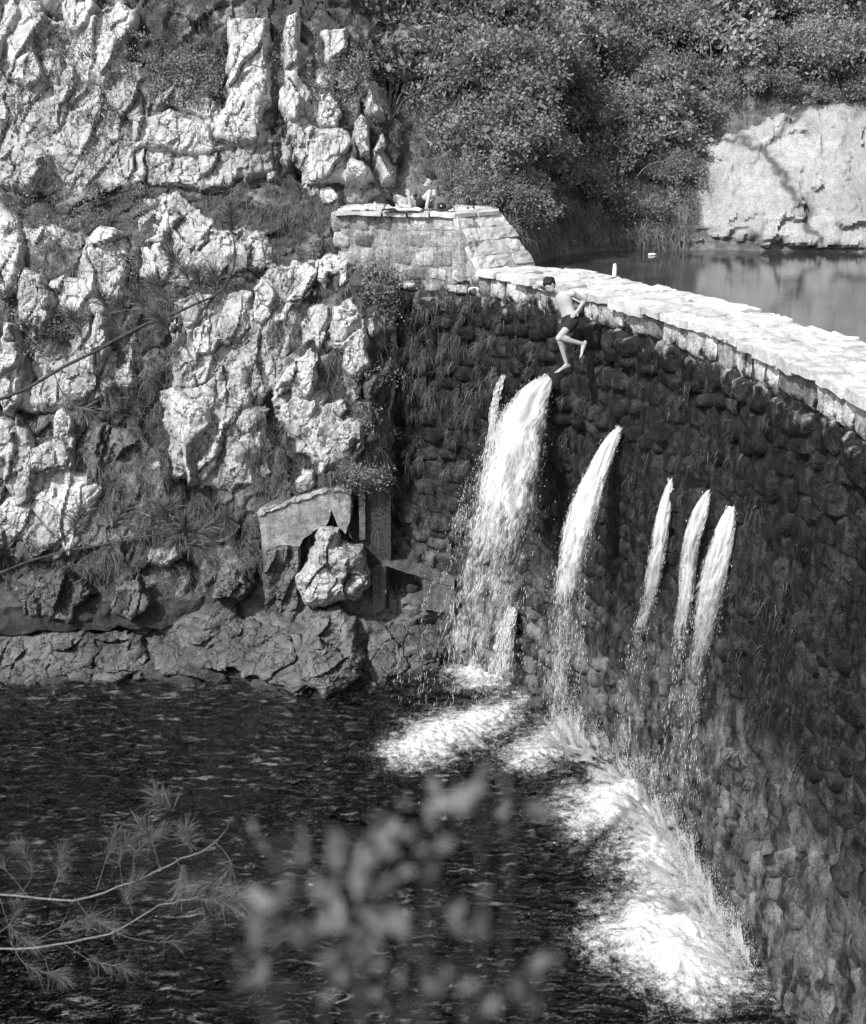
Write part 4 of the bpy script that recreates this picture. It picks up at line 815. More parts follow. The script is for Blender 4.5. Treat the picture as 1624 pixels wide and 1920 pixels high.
def foam(poly, H, seed, thr=0.0, step=0.026, edge=0.75, n_drop=900):
    rng = np.random.default_rng(seed); poly = np.array(poly, float); W_ = atZ(poly[:, 0], poly[:, 1], 0.0)[:, :2]
    lo, hi = W_.min(0) - 0.9, W_.max(0) + 0.9; gx, gy = np.meshgrid(np.arange(lo[0], hi[0], step), np.arange(lo[1], hi[1], step))
    ins, d = in_poly(gx, gy, W_); sd = np.where(ins, d, -d); q = np.stack([gx, gy, gx * 0 + seed], -1)
    den = (sd + 0.16) / edge + 0.5 * fbm(q * 1.8, 3); core = sstep(0.2, 1.6, den)
    h = 0.07 + H * core * (0.6 + 0.9 * fbm(q * 2.2 + 5, 3)) + 0.07 * ridged(q * 5, 3) * sstep(0, 1, den) + 0.02 * fbm(q * 14, 2)
    keepv = den > -1.1; f = keepv[:-1, :-1] & keepv[1:, :-1] & keepv[1:, 1:] & keepv[:-1, 1:]; used = np.zeros_like(keepv); used[:-1, :-1] |= f; used[1:, :-1] |= f; used[1:, 1:] |= f; used[:-1, 1:] |= f
    idx = -np.ones(gx.shape, int); idx[used] = np.arange(used.sum())
    root = mk('foam', np.stack([gx, gy, h], -1)[used], np.stack([idx[:-1, :-1][f], idx[:-1, 1:][f], idx[1:, 1:][f], idx[1:, :-1][f]], -1), M_FOAMS, None, True, {'wd': den[used]})
    mb = MB(); n_drop = n_drop * 2; cand = np.where((den > -0.3)[used])[0]; ii = rng.choice(cand, n_drop); b0 = np.stack([gx, gy, h], -1)[used][ii]; dn = den[used][ii]
    up = np.abs(rng.normal(0, 1, n_drop)) ** 1.4 * H * np.clip(dn, 0.1, 1.2); C = b0 + np.column_stack([rng.normal(0, 0.14, n_drop), rng.normal(0, 0.14, n_drop), up]); r = rng.uniform(0.0012, 0.004, n_drop)
    V, F = drops(C, rng.normal(size=(n_drop, 3)) + np.array([0, 0, 1.0]), r * rng.uniform(1, 3, n_drop), r, rng); mb.add(V, T=F); tag(mb.build('droplets', M_FOAM, root), kind='stuff'); return root
FG = 'foam on the pool'
tag(foam([(845,1262),(880,1248),(930,1250),(962,1268),(950,1288),(900,1298),(860,1290)], 0.14, 21, n_drop=600), 'small round foam patch below the short low spout', 'foam', FG)
tag(foam([(1000,1308),(930,1318),(860,1335),(800,1352),(755,1382),(722,1415),(735,1440),(790,1440),(850,1415),(905,1392),(965,1352)], 0.16, 22, n_drop=1500), 'long slanting foam streak where the widest fall lands', 'foam', FG)
tag(foam([(1105,1335),(1040,1358),(985,1382),(948,1410),(950,1440),(1010,1447),(1060,1428),(1105,1412),(1150,1402),(1140,1368)], 0.22, 23, n_drop=1500), 'bright foam mound under the narrow mid-wall jet', 'foam', FG)
tag(foam([(1215,1435),(1130,1460),(1075,1488),(1058,1528),(1080,1568),(1150,1574),(1225,1556),(1262,1530),(1255,1470)], 0.26, 24, n_drop=1800), 'wide boiling foam at the wall foot just past the bright mound', 'foam', FG)
tag(foam([(1175,1572),(1262,1538),(1295,1600),(1312,1662),(1240,1682),(1165,1645),(1140,1600)], 0.22, 25, n_drop=1400), 'foam patch against the wall just above the lowest one', 'foam', FG)
tag(foam([(1150,1682),(1235,1668),(1335,1675),(1352,1720),(1375,1780),(1420,1860),(1300,1900),(1200,1850),(1105,1775),(1128,1722)], 0.25, 26, n_drop=2200), 'largest and nearest foam spread at the lower right', 'foam', FG)
def spray(px, py, hpx, wpx, n, seed, lean_=-0.25, spikes=9):
    """fan of spray thrown up where water strikes the foot of the wall"""
    rng = np.random.default_rng(seed); base = wall_hit(px, py, 0.25); base = atZ(np.array(px, float), np.array(py, float), 0.05); nr = wall_normal(base); tg = np.array([-nr[1], nr[0], 0])
    sc = np.linalg.norm(base - np.array([0, 0, CAM_Z])) / F_PX; Hh, Wd = hpx * sc * 0.88, wpx * sc; k = rng.integers(0, spikes, n)
    ang = np.linspace(-1, 1, spikes) + rng.normal(0, 0.1, spikes); hh = Hh * rng.uniform(0.45, 1.0, spikes) * (1 - 0.4 * np.abs(ang)); hh[spikes // 2] = Hh; t = rng.random(n) ** 0.85
    mb = MB(); n_ = 40; VS, QS, at, bi = [], [], {'wu': [], 'wv': [], 'wd': []}, 0
    for ly in range(4):
        u, v = np.meshgrid(np.linspace(-1, 1, n_ * 2), np.linspace(0, 1, n_))
        top = Hh * (0.45 + 0.55 * np.clip(0.5 + 1.3 * pnoise(np.stack([u * 3 + ly * 5, u * 0, u * 0 + seed * 1.3], -1)) + 0.6 * pnoise(np.stack([u * 9 + ly * 5, u * 0, u * 0 + seed], -1)), 0.05, 1)) * (1 - 0.5 * np.abs(u) ** 1.5)
        Pq = base + tg * (u * Wd * (0.8 + 0.6 * v))[..., None] + nr * ((ly - 1.5) * 0.12 + 0.10 * fbm(np.stack([u * 4 + ly * 9, v, u * 0 + seed], -1), 3) + (0.12 + 0.22 * ly) * v ** 1.3)[..., None]; Pq[..., 2] += v * top * (1 - 0.12 * ly)
        I = np.arange(u.size).reshape(u.shape) + bi; bi += u.size; VS.append(Pq.reshape(-1, 3)); QS.append(np.stack([I[:-1, :-1], I[:-1, 1:], I[1:, 1:], I[1:, :-1]], -1).reshape(-1, 4))
        at['wu'].append((u * Wd + ly * 3 + seed).ravel()); at['wv'].append((v * Hh + ly).ravel()); at['wd'].append((1.75 - 1.55 * v ** 1.1 - 1.0 * np.abs(u) ** 2.2 + 0.5 * pnoise(np.stack([u * 2.5 + ly * 4, v * 2, u * 0 + seed], -1))).ravel())
    root = mk('spray', np.concatenate(VS), np.concatenate(QS), M_FALL, None, True, {k_: np.concatenate(v_) for k_, v_ in at.items()})
    n = n * 2; k = rng.integers(0, spikes, n); t = rng.random(n) ** 0.85
    P0 = base + tg * (ang[k] * Wd * (0.6 + 0.6 * t) + rng.normal(0, 0.09, n) * Wd * (1.2 - t))[:, None] + nr * (rng.normal(0, 0.16, n) * (1 - 0.5 * t))[:, None] + np.array([0, 0, 1]) * (t * hh[k])[:, None]
    D = tg * (ang[k] * 0.5)[:, None] + np.array([0, 0, 1.0]); r = rng.uniform(0.0012, 0.0042, n); V, F = drops(P0, D + rng.normal(0, .15, (n, 3)), r * rng.uniform(2, 8, n), r, rng)
    mb.add(V, T=F); tag(mb.build('droplets', M_FOAM, root), kind='stuff'); return root
SG = 'spray fans thrown up along the foot of the dam'
for q, lb in (((1070,1405,165,46,1600,31), 'tall pointed spray fan under the mid-wall jet'), ((1122,1415,95,38,800,32), 'rounded spray hump just right of the tall pointed fan'), ((1176,1465,115,38,900,33), 'slim spray fan between the rounded hump and the broadest fan'),
              ((1215,1525,145,66,1600,34), 'broadest spray fan behind the boiling foam'), ((1250,1580,125,50,1200,37), 'ragged spray burst just below the broadest fan'), ((1284,1650,140,54,1400,35), 'spray fan low on the wall above the nearest foam'), ((1320,1720,130,60,1400,36), 'spray burst left of the nearest one at the wall foot'), ((1372,1795,120,60,1400,38), 'nearest spray burst at the lower right')):
    tag(spray(*q), lb, 'spray', SG)

# ---------------------------------------------------------------- vegetation
def blades(B, D0, L, W_, droop, rng, tint):
    """curved tapering blades: base points B, start directions D0"""
    n = len(B); t = np.array([0, 0.38, 0.72, 1.0]); D0 = D0 / (np.linalg.norm(D0, axis=1)[:, None] + 1e-9)
    P = B[:, None] + D0[:, None] * (L[:, None] * t)[..., None] + np.array([0, 0, -1.0]) * ((L * droop)[:, None] * t ** 2)[..., None]
    sd = np.cross(D0, rng.normal(size=(n, 3))); sd /= np.linalg.norm(sd, axis=1)[:, None] + 1e-9; wv = np.array([0.9, 1.0, 0.6])
    V = np.empty((n, 7, 3)); 
    for k in range(3): V[:, 2 * k] = P[:, k] + sd * (W_ * wv[k])[:, None]; V[:, 2 * k + 1] = P[:, k] - sd * (W_ * wv[k])[:, None]
    V[:, 6] = P[:, 3]; o = 7 * np.arange(n)[:, None, None]
    Q = (np.array([(0, 1, 3, 2), (2, 3, 5, 4)])[None] + o).reshape(-1, 4); T = (np.array([(4, 5, 6)])[None] + o).reshape(-1, 3)
    return V.reshape(-1, 3), Q, T, np.repeat(tint, 7)
def tufts(C, N, nb, Lm, W_, droop, rng, up=0.8, out=0.7, tint=(0.1, 0.9), spread=0.05):
    n = len(C) * nb; k = np.repeat(np.arange(len(C)), nb); sz = rng.uniform(0.6, 1.25, len(C))[k]; tb = rng.uniform(*tint, len(C))[k]
    D = N[k] * out + np.array([0, 0, up]) + rng.normal(0, 0.55, (n, 3)); B = C[k] + rng.normal(0, spread, (n, 3)) * sz[:, None]
    return blades(B, D, Lm * sz * rng.uniform(0.55, 1.2, n), np.full(n, W_) * rng.uniform(0.7, 1.3, n), droop * rng.uniform(0.4, 1.4, n), rng, np.clip(tb + rng.normal(0, 0.18, n), 0, 1))
def leaves(C, R_, nper, size, rng, squash=(1, 1, 0.8), tint=(0.1, 0.9)):
    n = len(C) * nper; k = np.repeat(np.arange(len(C)), nper); P = C[k] + rng.normal(0, 0.5, (n, 3)) * R_[k][:, None] * np.array(squash)
    a = rng.normal(size=(n, 3)); a /= np.linalg.norm(a, axis=1)[:, None]; nn = rng.normal(size=(n, 3)) + np.array([0.2, -0.4, 0.9]); b_ = np.cross(nn, a); b_ /= np.linalg.norm(b_, axis=1)[:, None]
    s_ = size * rng.uniform(0.6, 1.3, n); V = np.empty((n, 4, 3)); V[:, 0] = P; V[:, 1] = P + a * (0.5 * s_)[:, None] + b_ * (0.28 * s_)[:, None]; V[:, 2] = P + a * s_[:, None]; V[:, 3] = P + a * (0.5 * s_)[:, None] - b_ * (0.28 * s_)[:, None]
    Q = np.arange(4 * n).reshape(n, 4); return V.reshape(-1, 3), Q, None, np.repeat(np.clip(rng.uniform(*tint, len(C))[k] + rng.normal(0, 0.2, n), 0, 1), 4)
def in_rocks(x, y, marg):
    r = np.zeros(x.shape, bool)
    for pl in ROCK_POLYS:
        bx = (x > pl[:, 0].min()) & (x < pl[:, 0].max()) & (y > pl[:, 1].min()) & (y < pl[:, 1].max())
        if bx.any():
            i, d = in_poly(x[bx], y[bx], pl); rr = r[bx]; rr |= i & (d > marg); r[bx] = rr
    return r
rng = np.random.default_rng(5)
N = 9000; X = rng.uniform(-10.5, -0.85, N); Z = rng.uniform(1.9, 13.8, N); C = np.column_stack([X, cliffY(X, Z), Z]); C = C + cliff_disp(C)[:, None] * np.array([0.1, -0.95, 0.25])
px_, py_, _ = proj(C); wgt = 0.16 + 0.9 * sstep(-0.05, 0.35, fbm(C * 0.9 + 3, 3))
ga, gd = in_poly(px_, py_, [(330, 350), (520, 345), (645, 360), (635, 430), (740, 470), (745, 520), (600, 478), (520, 500), (380, 420)]); wgt = np.where(ga, 1.2, wgt)
ga, gd = in_poly(px_, py_, [(500, 640), (600, 560), (640, 700), (740, 800), (740, 880), (600, 960), (480, 940), (500, 800)]); wgt = np.where(ga, np.maximum(wgt, 0.75), wgt)
wgt = np.where(Z > 10.6, wgt * 0.45, wgt); wgt = np.where((X > -1.8) & (Z > 8.3) & (Z < 9.9), 0, wgt)
ok = (rng.random(N) < wgt) & ~in_rocks(px_, py_, 9.0); C = C[ok]; Nn = np.tile(np.array([0.15, -0.9, 0.1]), (len(C), 1))
V, Q, T, A = tufts(C, Nn, 24, 0.30, 0.0045, 1.0, rng); g_ = MB(); g_.add(V, Q, T, A)
gr = g_.build('grass', M_GRASS, attr='tint', smooth=False); tag(gr, 'fine drooping grass growing in the cracks of the cliff', 'grass', kind='stuff')
lk = rng.random(90); C = np.stack([np.interp(lk, np.linspace(0, 1, len(be)), be[:, k]) for k in range(3)], -1) * 0.75 + np.stack([np.interp(lk, np.linspace(0, 1, len(fe)), fe[:, k]) for k in range(3)], -1) * 0.25 + rng.normal(0, 0.07, (90, 3)) * np.array([1, 1, 0.2]); V, Q, T, A = tufts(C, np.tile(np.array([0.1, -0.9, 0.1]), (90, 1)), 24, 0.26, 0.0045, 1.3, rng); g_ = MB(); g_.add(V, Q, T, A)
tag(g_.build('grass', M_GRASS, attr='tint', smooth=False), 'grass overhanging the low concrete ledge', 'grass', kind='stuff')
# grass hanging on the left part of the dam face
C = []
for k in range(240):
    x, y = rng.uniform(742, 1010), rng.uniform(545, 1000)
    if rng.random() > (1.0 if (y < 790 and x < 930) else 0.28): continue
    p = wall_hit(x, y, 0.05); C.append(p)
C = np.array(C); Nn = np.array([wall_normal(p) for p in C]); V, Q, T, A = tufts(C, Nn, 26, 0.20, 0.004, 1.3, rng, 0.25, 0.9, (0.05, 0.7)); g_ = MB(); g_.add(V, Q, T, A)
tag(g_.build('grass', M_GRASS, attr='tint', smooth=False), 'grass tufts hanging from joints in the dark dam wall', 'grass', kind='stuff')
# moss strings and small ferns on the wet wall to the right
C = np.array([wall_hit(x, y, 0.06) for x, y in zip(rng.uniform(1000, 1500, 130), rng.uniform(640, 1500, 130))]); C = C[(C[:, 2] > 0.4) & (C[:, 2] < 7.9)]; Nn = np.array([wall_normal(p) for p in C])
V, Q, T, A = tufts(C, Nn, 26, 0.12, 0.006, 1.8, rng, -0.2, 0.5, (0.0, 0.45)); g_ = MB(); g_.add(V, Q, T, A)
tag(g_.build('moss', leaf_mat('wet_moss', 0.015, 0.07, 0.1, 0.5), attr='tint', smooth=False), 'wet dark moss strings hanging down the dam wall', 'moss', kind='stuff')
# small leafy weeds
C = []
for poly, n in (([(640, 455), (740, 470), (752, 560), (735, 600), (690, 520), (650, 490)], 40), ([(285, 110), (410, 105), (415, 190), (340, 200), (290, 180)], 60), ([(640, 690), (760, 640), (760, 900), (700, 900)], 14), ([(520, 100), (700, 100), (690, 240), (640, 200), (560, 240)], 40), ([(0, 60), (270, 60), (270, 560), (0, 700)], 110), ([(640, 880), (720, 870), (730, 905), (650, 915)], 16)):
    pl = np.array(poly, float); xx = rng.uniform(pl[:, 0].min(), pl[:, 0].max(), n * 3); yy = rng.uniform(pl[:, 1].min(), pl[:, 1].max(), n * 3); i, d = in_poly(xx, yy, pl); C.append(cliff_hit(xx[i][:n], yy[i][:n]))
C = np.concatenate(C) + np.array([0, -0.22, 0.05]); V, Q, T, A = leaves(C, rng.uniform(0.14, 0.3, len(C)), 90, 0.055, rng); g_ = MB(); g_.add(V, Q, T, A)
tag(g_.build('weeds', M_LEAF, attr='tint', smooth=False), 'low leafy weeds scattered over the cliff', 'weeds', kind='stuff')

# shrubs of the thicket on the far bank: a few kinds, each copied with its parts
def make_shrub(seed, Rr, Hh, leaf, mat, nclump=46, per=52):
    rng = np.random.default_rng(seed); root = empty('shrub'); mb = MB(); th = rng.uniform(0, 2 * np.pi, nclump); ph = np.arccos(rng.uniform(-0.2, 1, nclump)); rr = rng.uniform(0.55, 1.05, nclump)
    C = np.column_stack([np.sin(ph) * np.cos(th) * Rr * rr, np.sin(ph) * np.sin(th) * Rr * rr, np.cos(ph) * Hh * rr * 0.6 + Hh * 0.5]); C += rng.normal(0, 0.08, C.shape)
    for c in C[:16]:
        b0 = rng.normal(0, 0.06, 3) * np.array([1, 1, 0]); mid = (b0 + c) / 2 + rng.normal(0, 0.08, 3); mb.tube(smooth_curve([b0 - np.array([0, 0, 0.3]), b0 * 0.5 + mid * 0.5, mid, c * 1.05], 8), np.linspace(0.018, 0.004, 8), 5)
    mb.build('stems', M_TWIG if seed % 2 else M_BARK, root); V, Q, T, A = leaves(C, rng.uniform(0.12, 0.24, nclump) * Rr / 0.7, per, leaf, rng); g = MB(); g.add(V, Q, T, A); g.build('crown', mat, root, smooth=False, attr='tint'); return root
KINDS = [make_shrub(101, 0.75, 0.9, 0.085, M_LEAF, 46, 80), make_shrub(102, 0.9, 0.8, 0.07, M_LEAF, 52, 90), make_shrub(103, 0.65, 1.1, 0.15, M_LEAFP, 34, 40), make_shrub(104, 1.0, 1.1, 0.08, M_LEAF, 56, 90), make_shrub(105, 0.7, 0.7, 0.05, M_LEAFP, 46, 120)]
SHL = ['leafy shrub with small dark leaves in the far bank thicket', 'low spreading dark shrub in the far bank thicket', 'pale broad-leaved shrub in the far bank thicket', 'large dense dark shrub in the far bank thicket', 'small pale fine-leaved shrub in the far bank thicket']
first = [True] * 5; rs = random.Random(21); spots = []
for y in np.arange(20, 420, 33):
    for x in np.arange(700, 1660, 52):
        xx, yy = x + rs.uniform(-26, 26), y + rs.uniform(-17, 17)
        if yy > 350 and xx < 900 or rs.random() < 0.12: continue
        if 1290 < xx < 1700 and 215 - (xx - 1290) * 0.05 < yy: continue
        if xx < 850 and yy > 190: continue
        spots.append((xx, yy))
for x, y in [(905, 372), (945, 400), (985, 425), (870, 345), (1020, 405), (1090, 395)]: spots.append((x, y))
for i, (x, y) in enumerate(spots):
    k = rs.choice([0, 0, 1, 1, 2, 3, 3, 4]); p = bank_hit(np.array([x]), np.array([y]))[0]
    if p[1] > 55 or p[1] < 20: continue
    o = KINDS[k] if first[k] else tree_copy(KINDS[k]); first[k] = False
    o.location = p + np.array([0, -0.1, -0.1]); o.rotation_euler = (R(rs.uniform(5, 25)), R(rs.uniform(-12, 12)), rs.uniform(0, 6.28)); s_ = rs.uniform(0.5, 1.4) * (0.7 if y > 340 else 1); o.scale = (s_, s_, s_)
    zone = ('high up ' if y < 140 else 'halfway up ' if y < 270 else 'just above the water ') + ('behind the stone platform' if x < 960 else 'left of the thicket middle' if x < 1130 else 'right of the thicket middle' if x < 1290 else 'above the pale rock face')
    tag(o, SHL[k].replace('in the far bank thicket', zone), 'shrub', 'shrubs of the far bank thicket')
# sedge and grass along the water's edge and over the bank
C = []
for k in range(1500):
    x = rng.uniform(930, 1320); y = rng.uniform(345, 448) if k < 900 else rng.uniform(60, 400)
    if k >= 900: x = rng.uniform(760, 1624)
    if x > 1300 and y > 220: continue
    C.append((x, y))
C = np.array(C); C = bank_hit(C[:, 0], C[:, 1]); C[:, 1] -= 0.15; Nn = np.tile(np.array([0, -0.9, 0.2]), (len(C), 1)); V, Q, T, A = tufts(C, Nn, 30, 0.55, 0.006, 1.0, rng, 0.9, 0.6); g_ = MB(); g_.add(V, Q, T, A)
tag(g_.build('sedge', M_SEDGE, attr='tint', smooth=False), 'long arching sedge hanging over the still water and among the shrubs', 'grass', kind='stuff')
# bare twigs reaching out of the thicket
def twig_thing(name, lines, Yv, mat, label, r=0.012, cat='branch'):
    mb = MB()
    for L in lines:
        L = np.array(L, float); n = len(L); P = atY(L[:, 0], L[:, 1], np.full(n, Yv) + np.linspace(0, 0.25, n)); C = smooth_curve(P, n * 6); mb.tube(C, np.linspace(r, r * 0.35, len(C)), 6)
    return tag(mb.build(name, mat), label, cat)
twig_thing('bare_branch', [[(1085,305),(1115,285),(1150,270),(1180,268),(1225,275)], [(1150,270),(1165,255),(1185,240)], [(1150,270),(1175,285),(1190,292)], [(1128,280),(1135,250),(1140,212)]], 30.2, M_TWIG, 'forked bare pale branch lying over the far thicket', 0.014)
twig_thing('bare_branch', [[(1060,350),(1085,300),(1110,250)], [(1040,440),(1055,400),(1060,370)]], 29.4, M_TWIG, 'thin bare pale stem leaning left above the far shore', 0.010)
twig_thing('bare_branch', [[(1195,330),(1215,310),(1250,300)], [(1205,430),(1213,410),(1206,390)]], 29.6, M_TWIG, 'short curved bare twig above the sedge on the far shore', 0.009)
twig_thing('bare_tree', [[(745,215),(756,190),(790,170),(830,140),(860,120),(900,118),(940,112)], [(790,170),(800,140),(808,110)], [(756,190),(740,215),(733,230)], [(830,140),(860,145),(900,150)], [(808,110),(830,60),(850,20)]], 26.6, M_BARK, 'leafless leaning tree rising from the cliff behind the platform', 0.03, 'tree')
twig_thing('bare_tree', [[(677,215),(674,170),(680,130),(690,100),(700,60),(705,10)], [(676,160),(700,130),(715,110)], [(690,150),(712,150),(722,152)]], 26.9, M_BARK, 'thin dark leafless sapling beside the pillar with a knob', 0.022, 'tree')

rt = random.Random(4); places = ['above the left part of the far thicket', 'high in the far thicket', 'in the middle of the far thicket', 'near the pale rock face', 'over the shore sedge', 'beside the forked pale branch']
for k, (x, y, lb) in enumerate([(880, 220, 'crooked pale twig in the thicket right of the leaning tree'), (985, 150, 'steep pale twig high in the far thicket'), (1010, 300, 'low pale twig right of the stone platform'), (1240, 180, 'long pale twig above the pale rock face'), (1180, 120, 'spreading bare twig near the top of the thicket'), (930, 330, 'short pale twig just above the ramp'), (1100, 200, 'bare twig in the middle of the far thicket'), (1330, 120, 'bare twig high at the right')]):
    L = [(x, y)]; a = rt.uniform(-2.6, -0.5)
    for _ in range(5): a += rt.uniform(-0.4, 0.4); L.append((L[-1][0] + 20 * math.cos(a), L[-1][1] + 20 * math.sin(a)))
    c = L[2]; L2 = [c, (c[0] + 18, c[1] - 14), (c[0] + 40, c[1] - 20)]; c = L[3]; L3 = [c, (c[0] - 12, c[1] - 14), (c[0] - 22, c[1] - 30)]
    twig_thing('bare_branch', [L, L2, L3], float(bank_hit(np.array([x]), np.array([y]))[0, 1]) - 1.0, M_TWIG, lb, 0.012)

# ---------------------------------------------------------------- pine reaching in from the left
def needles(c, axis, n, L, rng, cone=1.0, w_=0.0026):
    axis = np.asarray(axis, float); axis = axis / np.linalg.norm(axis); D = axis * 0.9 + rng.normal(0, 0.55 * cone, (n, 3)); B = np.asarray(c) + axis * rng.uniform(-0.09, 0.02, n)[:, None]
    return blades(B, D, L * rng.uniform(0.7, 1.1, n), np.full(n, w_), np.full(n, 0.12), rng, np.clip(rng.normal(0.55, 0.25, n), 0, 1))
pine = empty('pine_tree', (-4.6, 9.3, 1.0)); tag(pine, 'pine with long needles and curved dark branches reaching in from the left', 'tree')
rngp = np.random.default_rng(77)
mb = MB(); mb.tube(smooth_curve([(-4.75, 9.5, 0.4), (-4.6, 9.3, 4), (-4.45, 9.2, 8), (-4.4, 9.1, 11), (-4.5, 9.1, 14.5)], 30), np.linspace(0.16, 0.06, 30), 10); adopt(mb.build('trunk', M_BARK), pine)
def pine_branch(L, D, r0, r1, mat, tips, sub=(), nl=0.16, nn=70, along=True, nw=0.0030):
    L = np.array(L, float); P = atD(L[:, 0], L[:, 1], np.linspace(D[0], D[1], len(L))); C = smooth_curve(P, 40); C = C + 0.05 * np.stack([fbm(C * 1.7 + k, 2) for k in (0, 7, 13)], -1) * np.minimum(np.linspace(3, 0, 40), 1)[:, None]; mb = MB(); mb.tube(C, np.linspace(r0, r1, 40), 7)
    nb = MB()
    for q in sub:
        q = np.array(q, float); Pq = atD(q[:, 0], q[:, 1], np.full(len(q), np.linspace(D[0], D[1], len(L))[int(np.argmin(np.hypot(L[:, 0] - q[0, 0], L[:, 1] - q[0, 1])))])); Cq = smooth_curve(Pq, 18); mb.tube(Cq, np.linspace(r1 * 0.9, r1 * 0.45, 18), 5)
        for f in ((17, 11) if along else (17,)): nb.add(*needles(Cq[f], Cq[f] - Cq[f - 3], nn if f == 17 else nn // 2, nl, rngp, 1.0, nw))
    for (x, y, ax) in tips: nb.add(*needles(atD(np.array(x, float), np.array(y, float), np.array(D[1])), ax, nn, nl, rngp, 1.0, nw))
    b = adopt(mb.build('branch', mat), pine); n_ = nb.build('needles', M_NEEDLE, b, smooth=False, attr='tint'); n_.matrix_parent_inverse = Matrix.Identity(4); return b
pine_branch([(-150,830),(60,720),(200,645),(300,600),(345,580),(400,558),(430,530),(441,490),(439,455),(434,425)], (9.6, 9.4), 0.015, 0.006, M_BARK, [(434,418,(0,0,1)),(433,400,(-.2,0,1)),(300,598,(-.5,0,.6))],
  [[(375,574),(350,520),(325,480)], [(385,570),(374,540),(368,515)], [(345,580),(310,560),(290,530)], [(300,600),(275,575),(262,560)], [(230,632),(205,590),(190,560)], [(160,664),(150,620),(135,590)], [(100,695),(120,740),(160,770)], [(400,560),(405,540),(400,515)]], 0.17, 150)
pine_branch([(375,578),(400,590),(425,590),(437,578),(436,562),(428,556)], (9.4, 9.35), 0.006, 0.004, M_TWIG, [], [], along=False) if False else None
pine_branch([(-150,1120),(40,1060),(180,1020),(290,1004),(340,998),(378,992)], (9.6, 9.4), 0.010, 0.005, M_BARK, [(385,990,(.7,0,.4)),(345,985,(-.1,0,1)),(330,1010,(-.4,-.2,-.4)),(310,960,(-.2,0,1))],
  [[(300,1002),(312,975),(318,950)], [(250,1010),(285,985),(300,960)], [(320,1000),(350,1020),(372,1022)], [(200,1016),(215,980),(235,955)], [(130,1035),(140,1000),(150,965)]], 0.17, 150)
pine_branch([(-260,1500),(-120,1640),(100,1690),(230,1660),(300,1630),(350,1605),(395,1585),(420,1560),(436,1532)], (9.4, 5.6), 0.009, 0.0026, M_TWIGD, [(300,1500,(-.6,0,.6))],
  [[(402,1578),(424,1600),(432,1625),(416,1645),(380,1656)], [(370,1595),(352,1575),(350,1560)], [(300,1630),(285,1580),(265,1550)], [(250,1652),(255,1600),(300,1560)], [(330,1612),(345,1640),(340,1670)], [(180,1672),(200,1610),(215,1570)], [(90,1692),(110,1640),(120,1600)], [(30,1688),(60,1640),(40,1590)], [(0,1684),(20,1740),(60,1770)], [(140,1682),(170,1720),(210,1735)], [(60,1690),(10,1630),(-30,1600)], [(230,1660),(225,1610),(240,1580)]], 0.14, 110, nw=0.0011)
pine_branch([(-260,1600),(-150,1760),(120,1770),(280,1706),(330,1690),(372,1682)], (9.4, 5.6), 0.009, 0.0024, M_TWIGD, [(440,1690,(1,0,0))],
  [[(330,1690),(390,1686),(440,1690)], [(300,1700),(350,1670),(420,1664)], [(200,1738),(250,1760),(330,1765),(372,1735)], [(60,1768),(110,1740),(170,1720)], [(20,1766),(50,1810),(110,1830)], [(120,1770),(170,1800),(230,1815)], [(-20,1764),(20,1730),(30,1700)], [(250,1718),(240,1680),(255,1655)]], 0.14, 110, nw=0.0011)

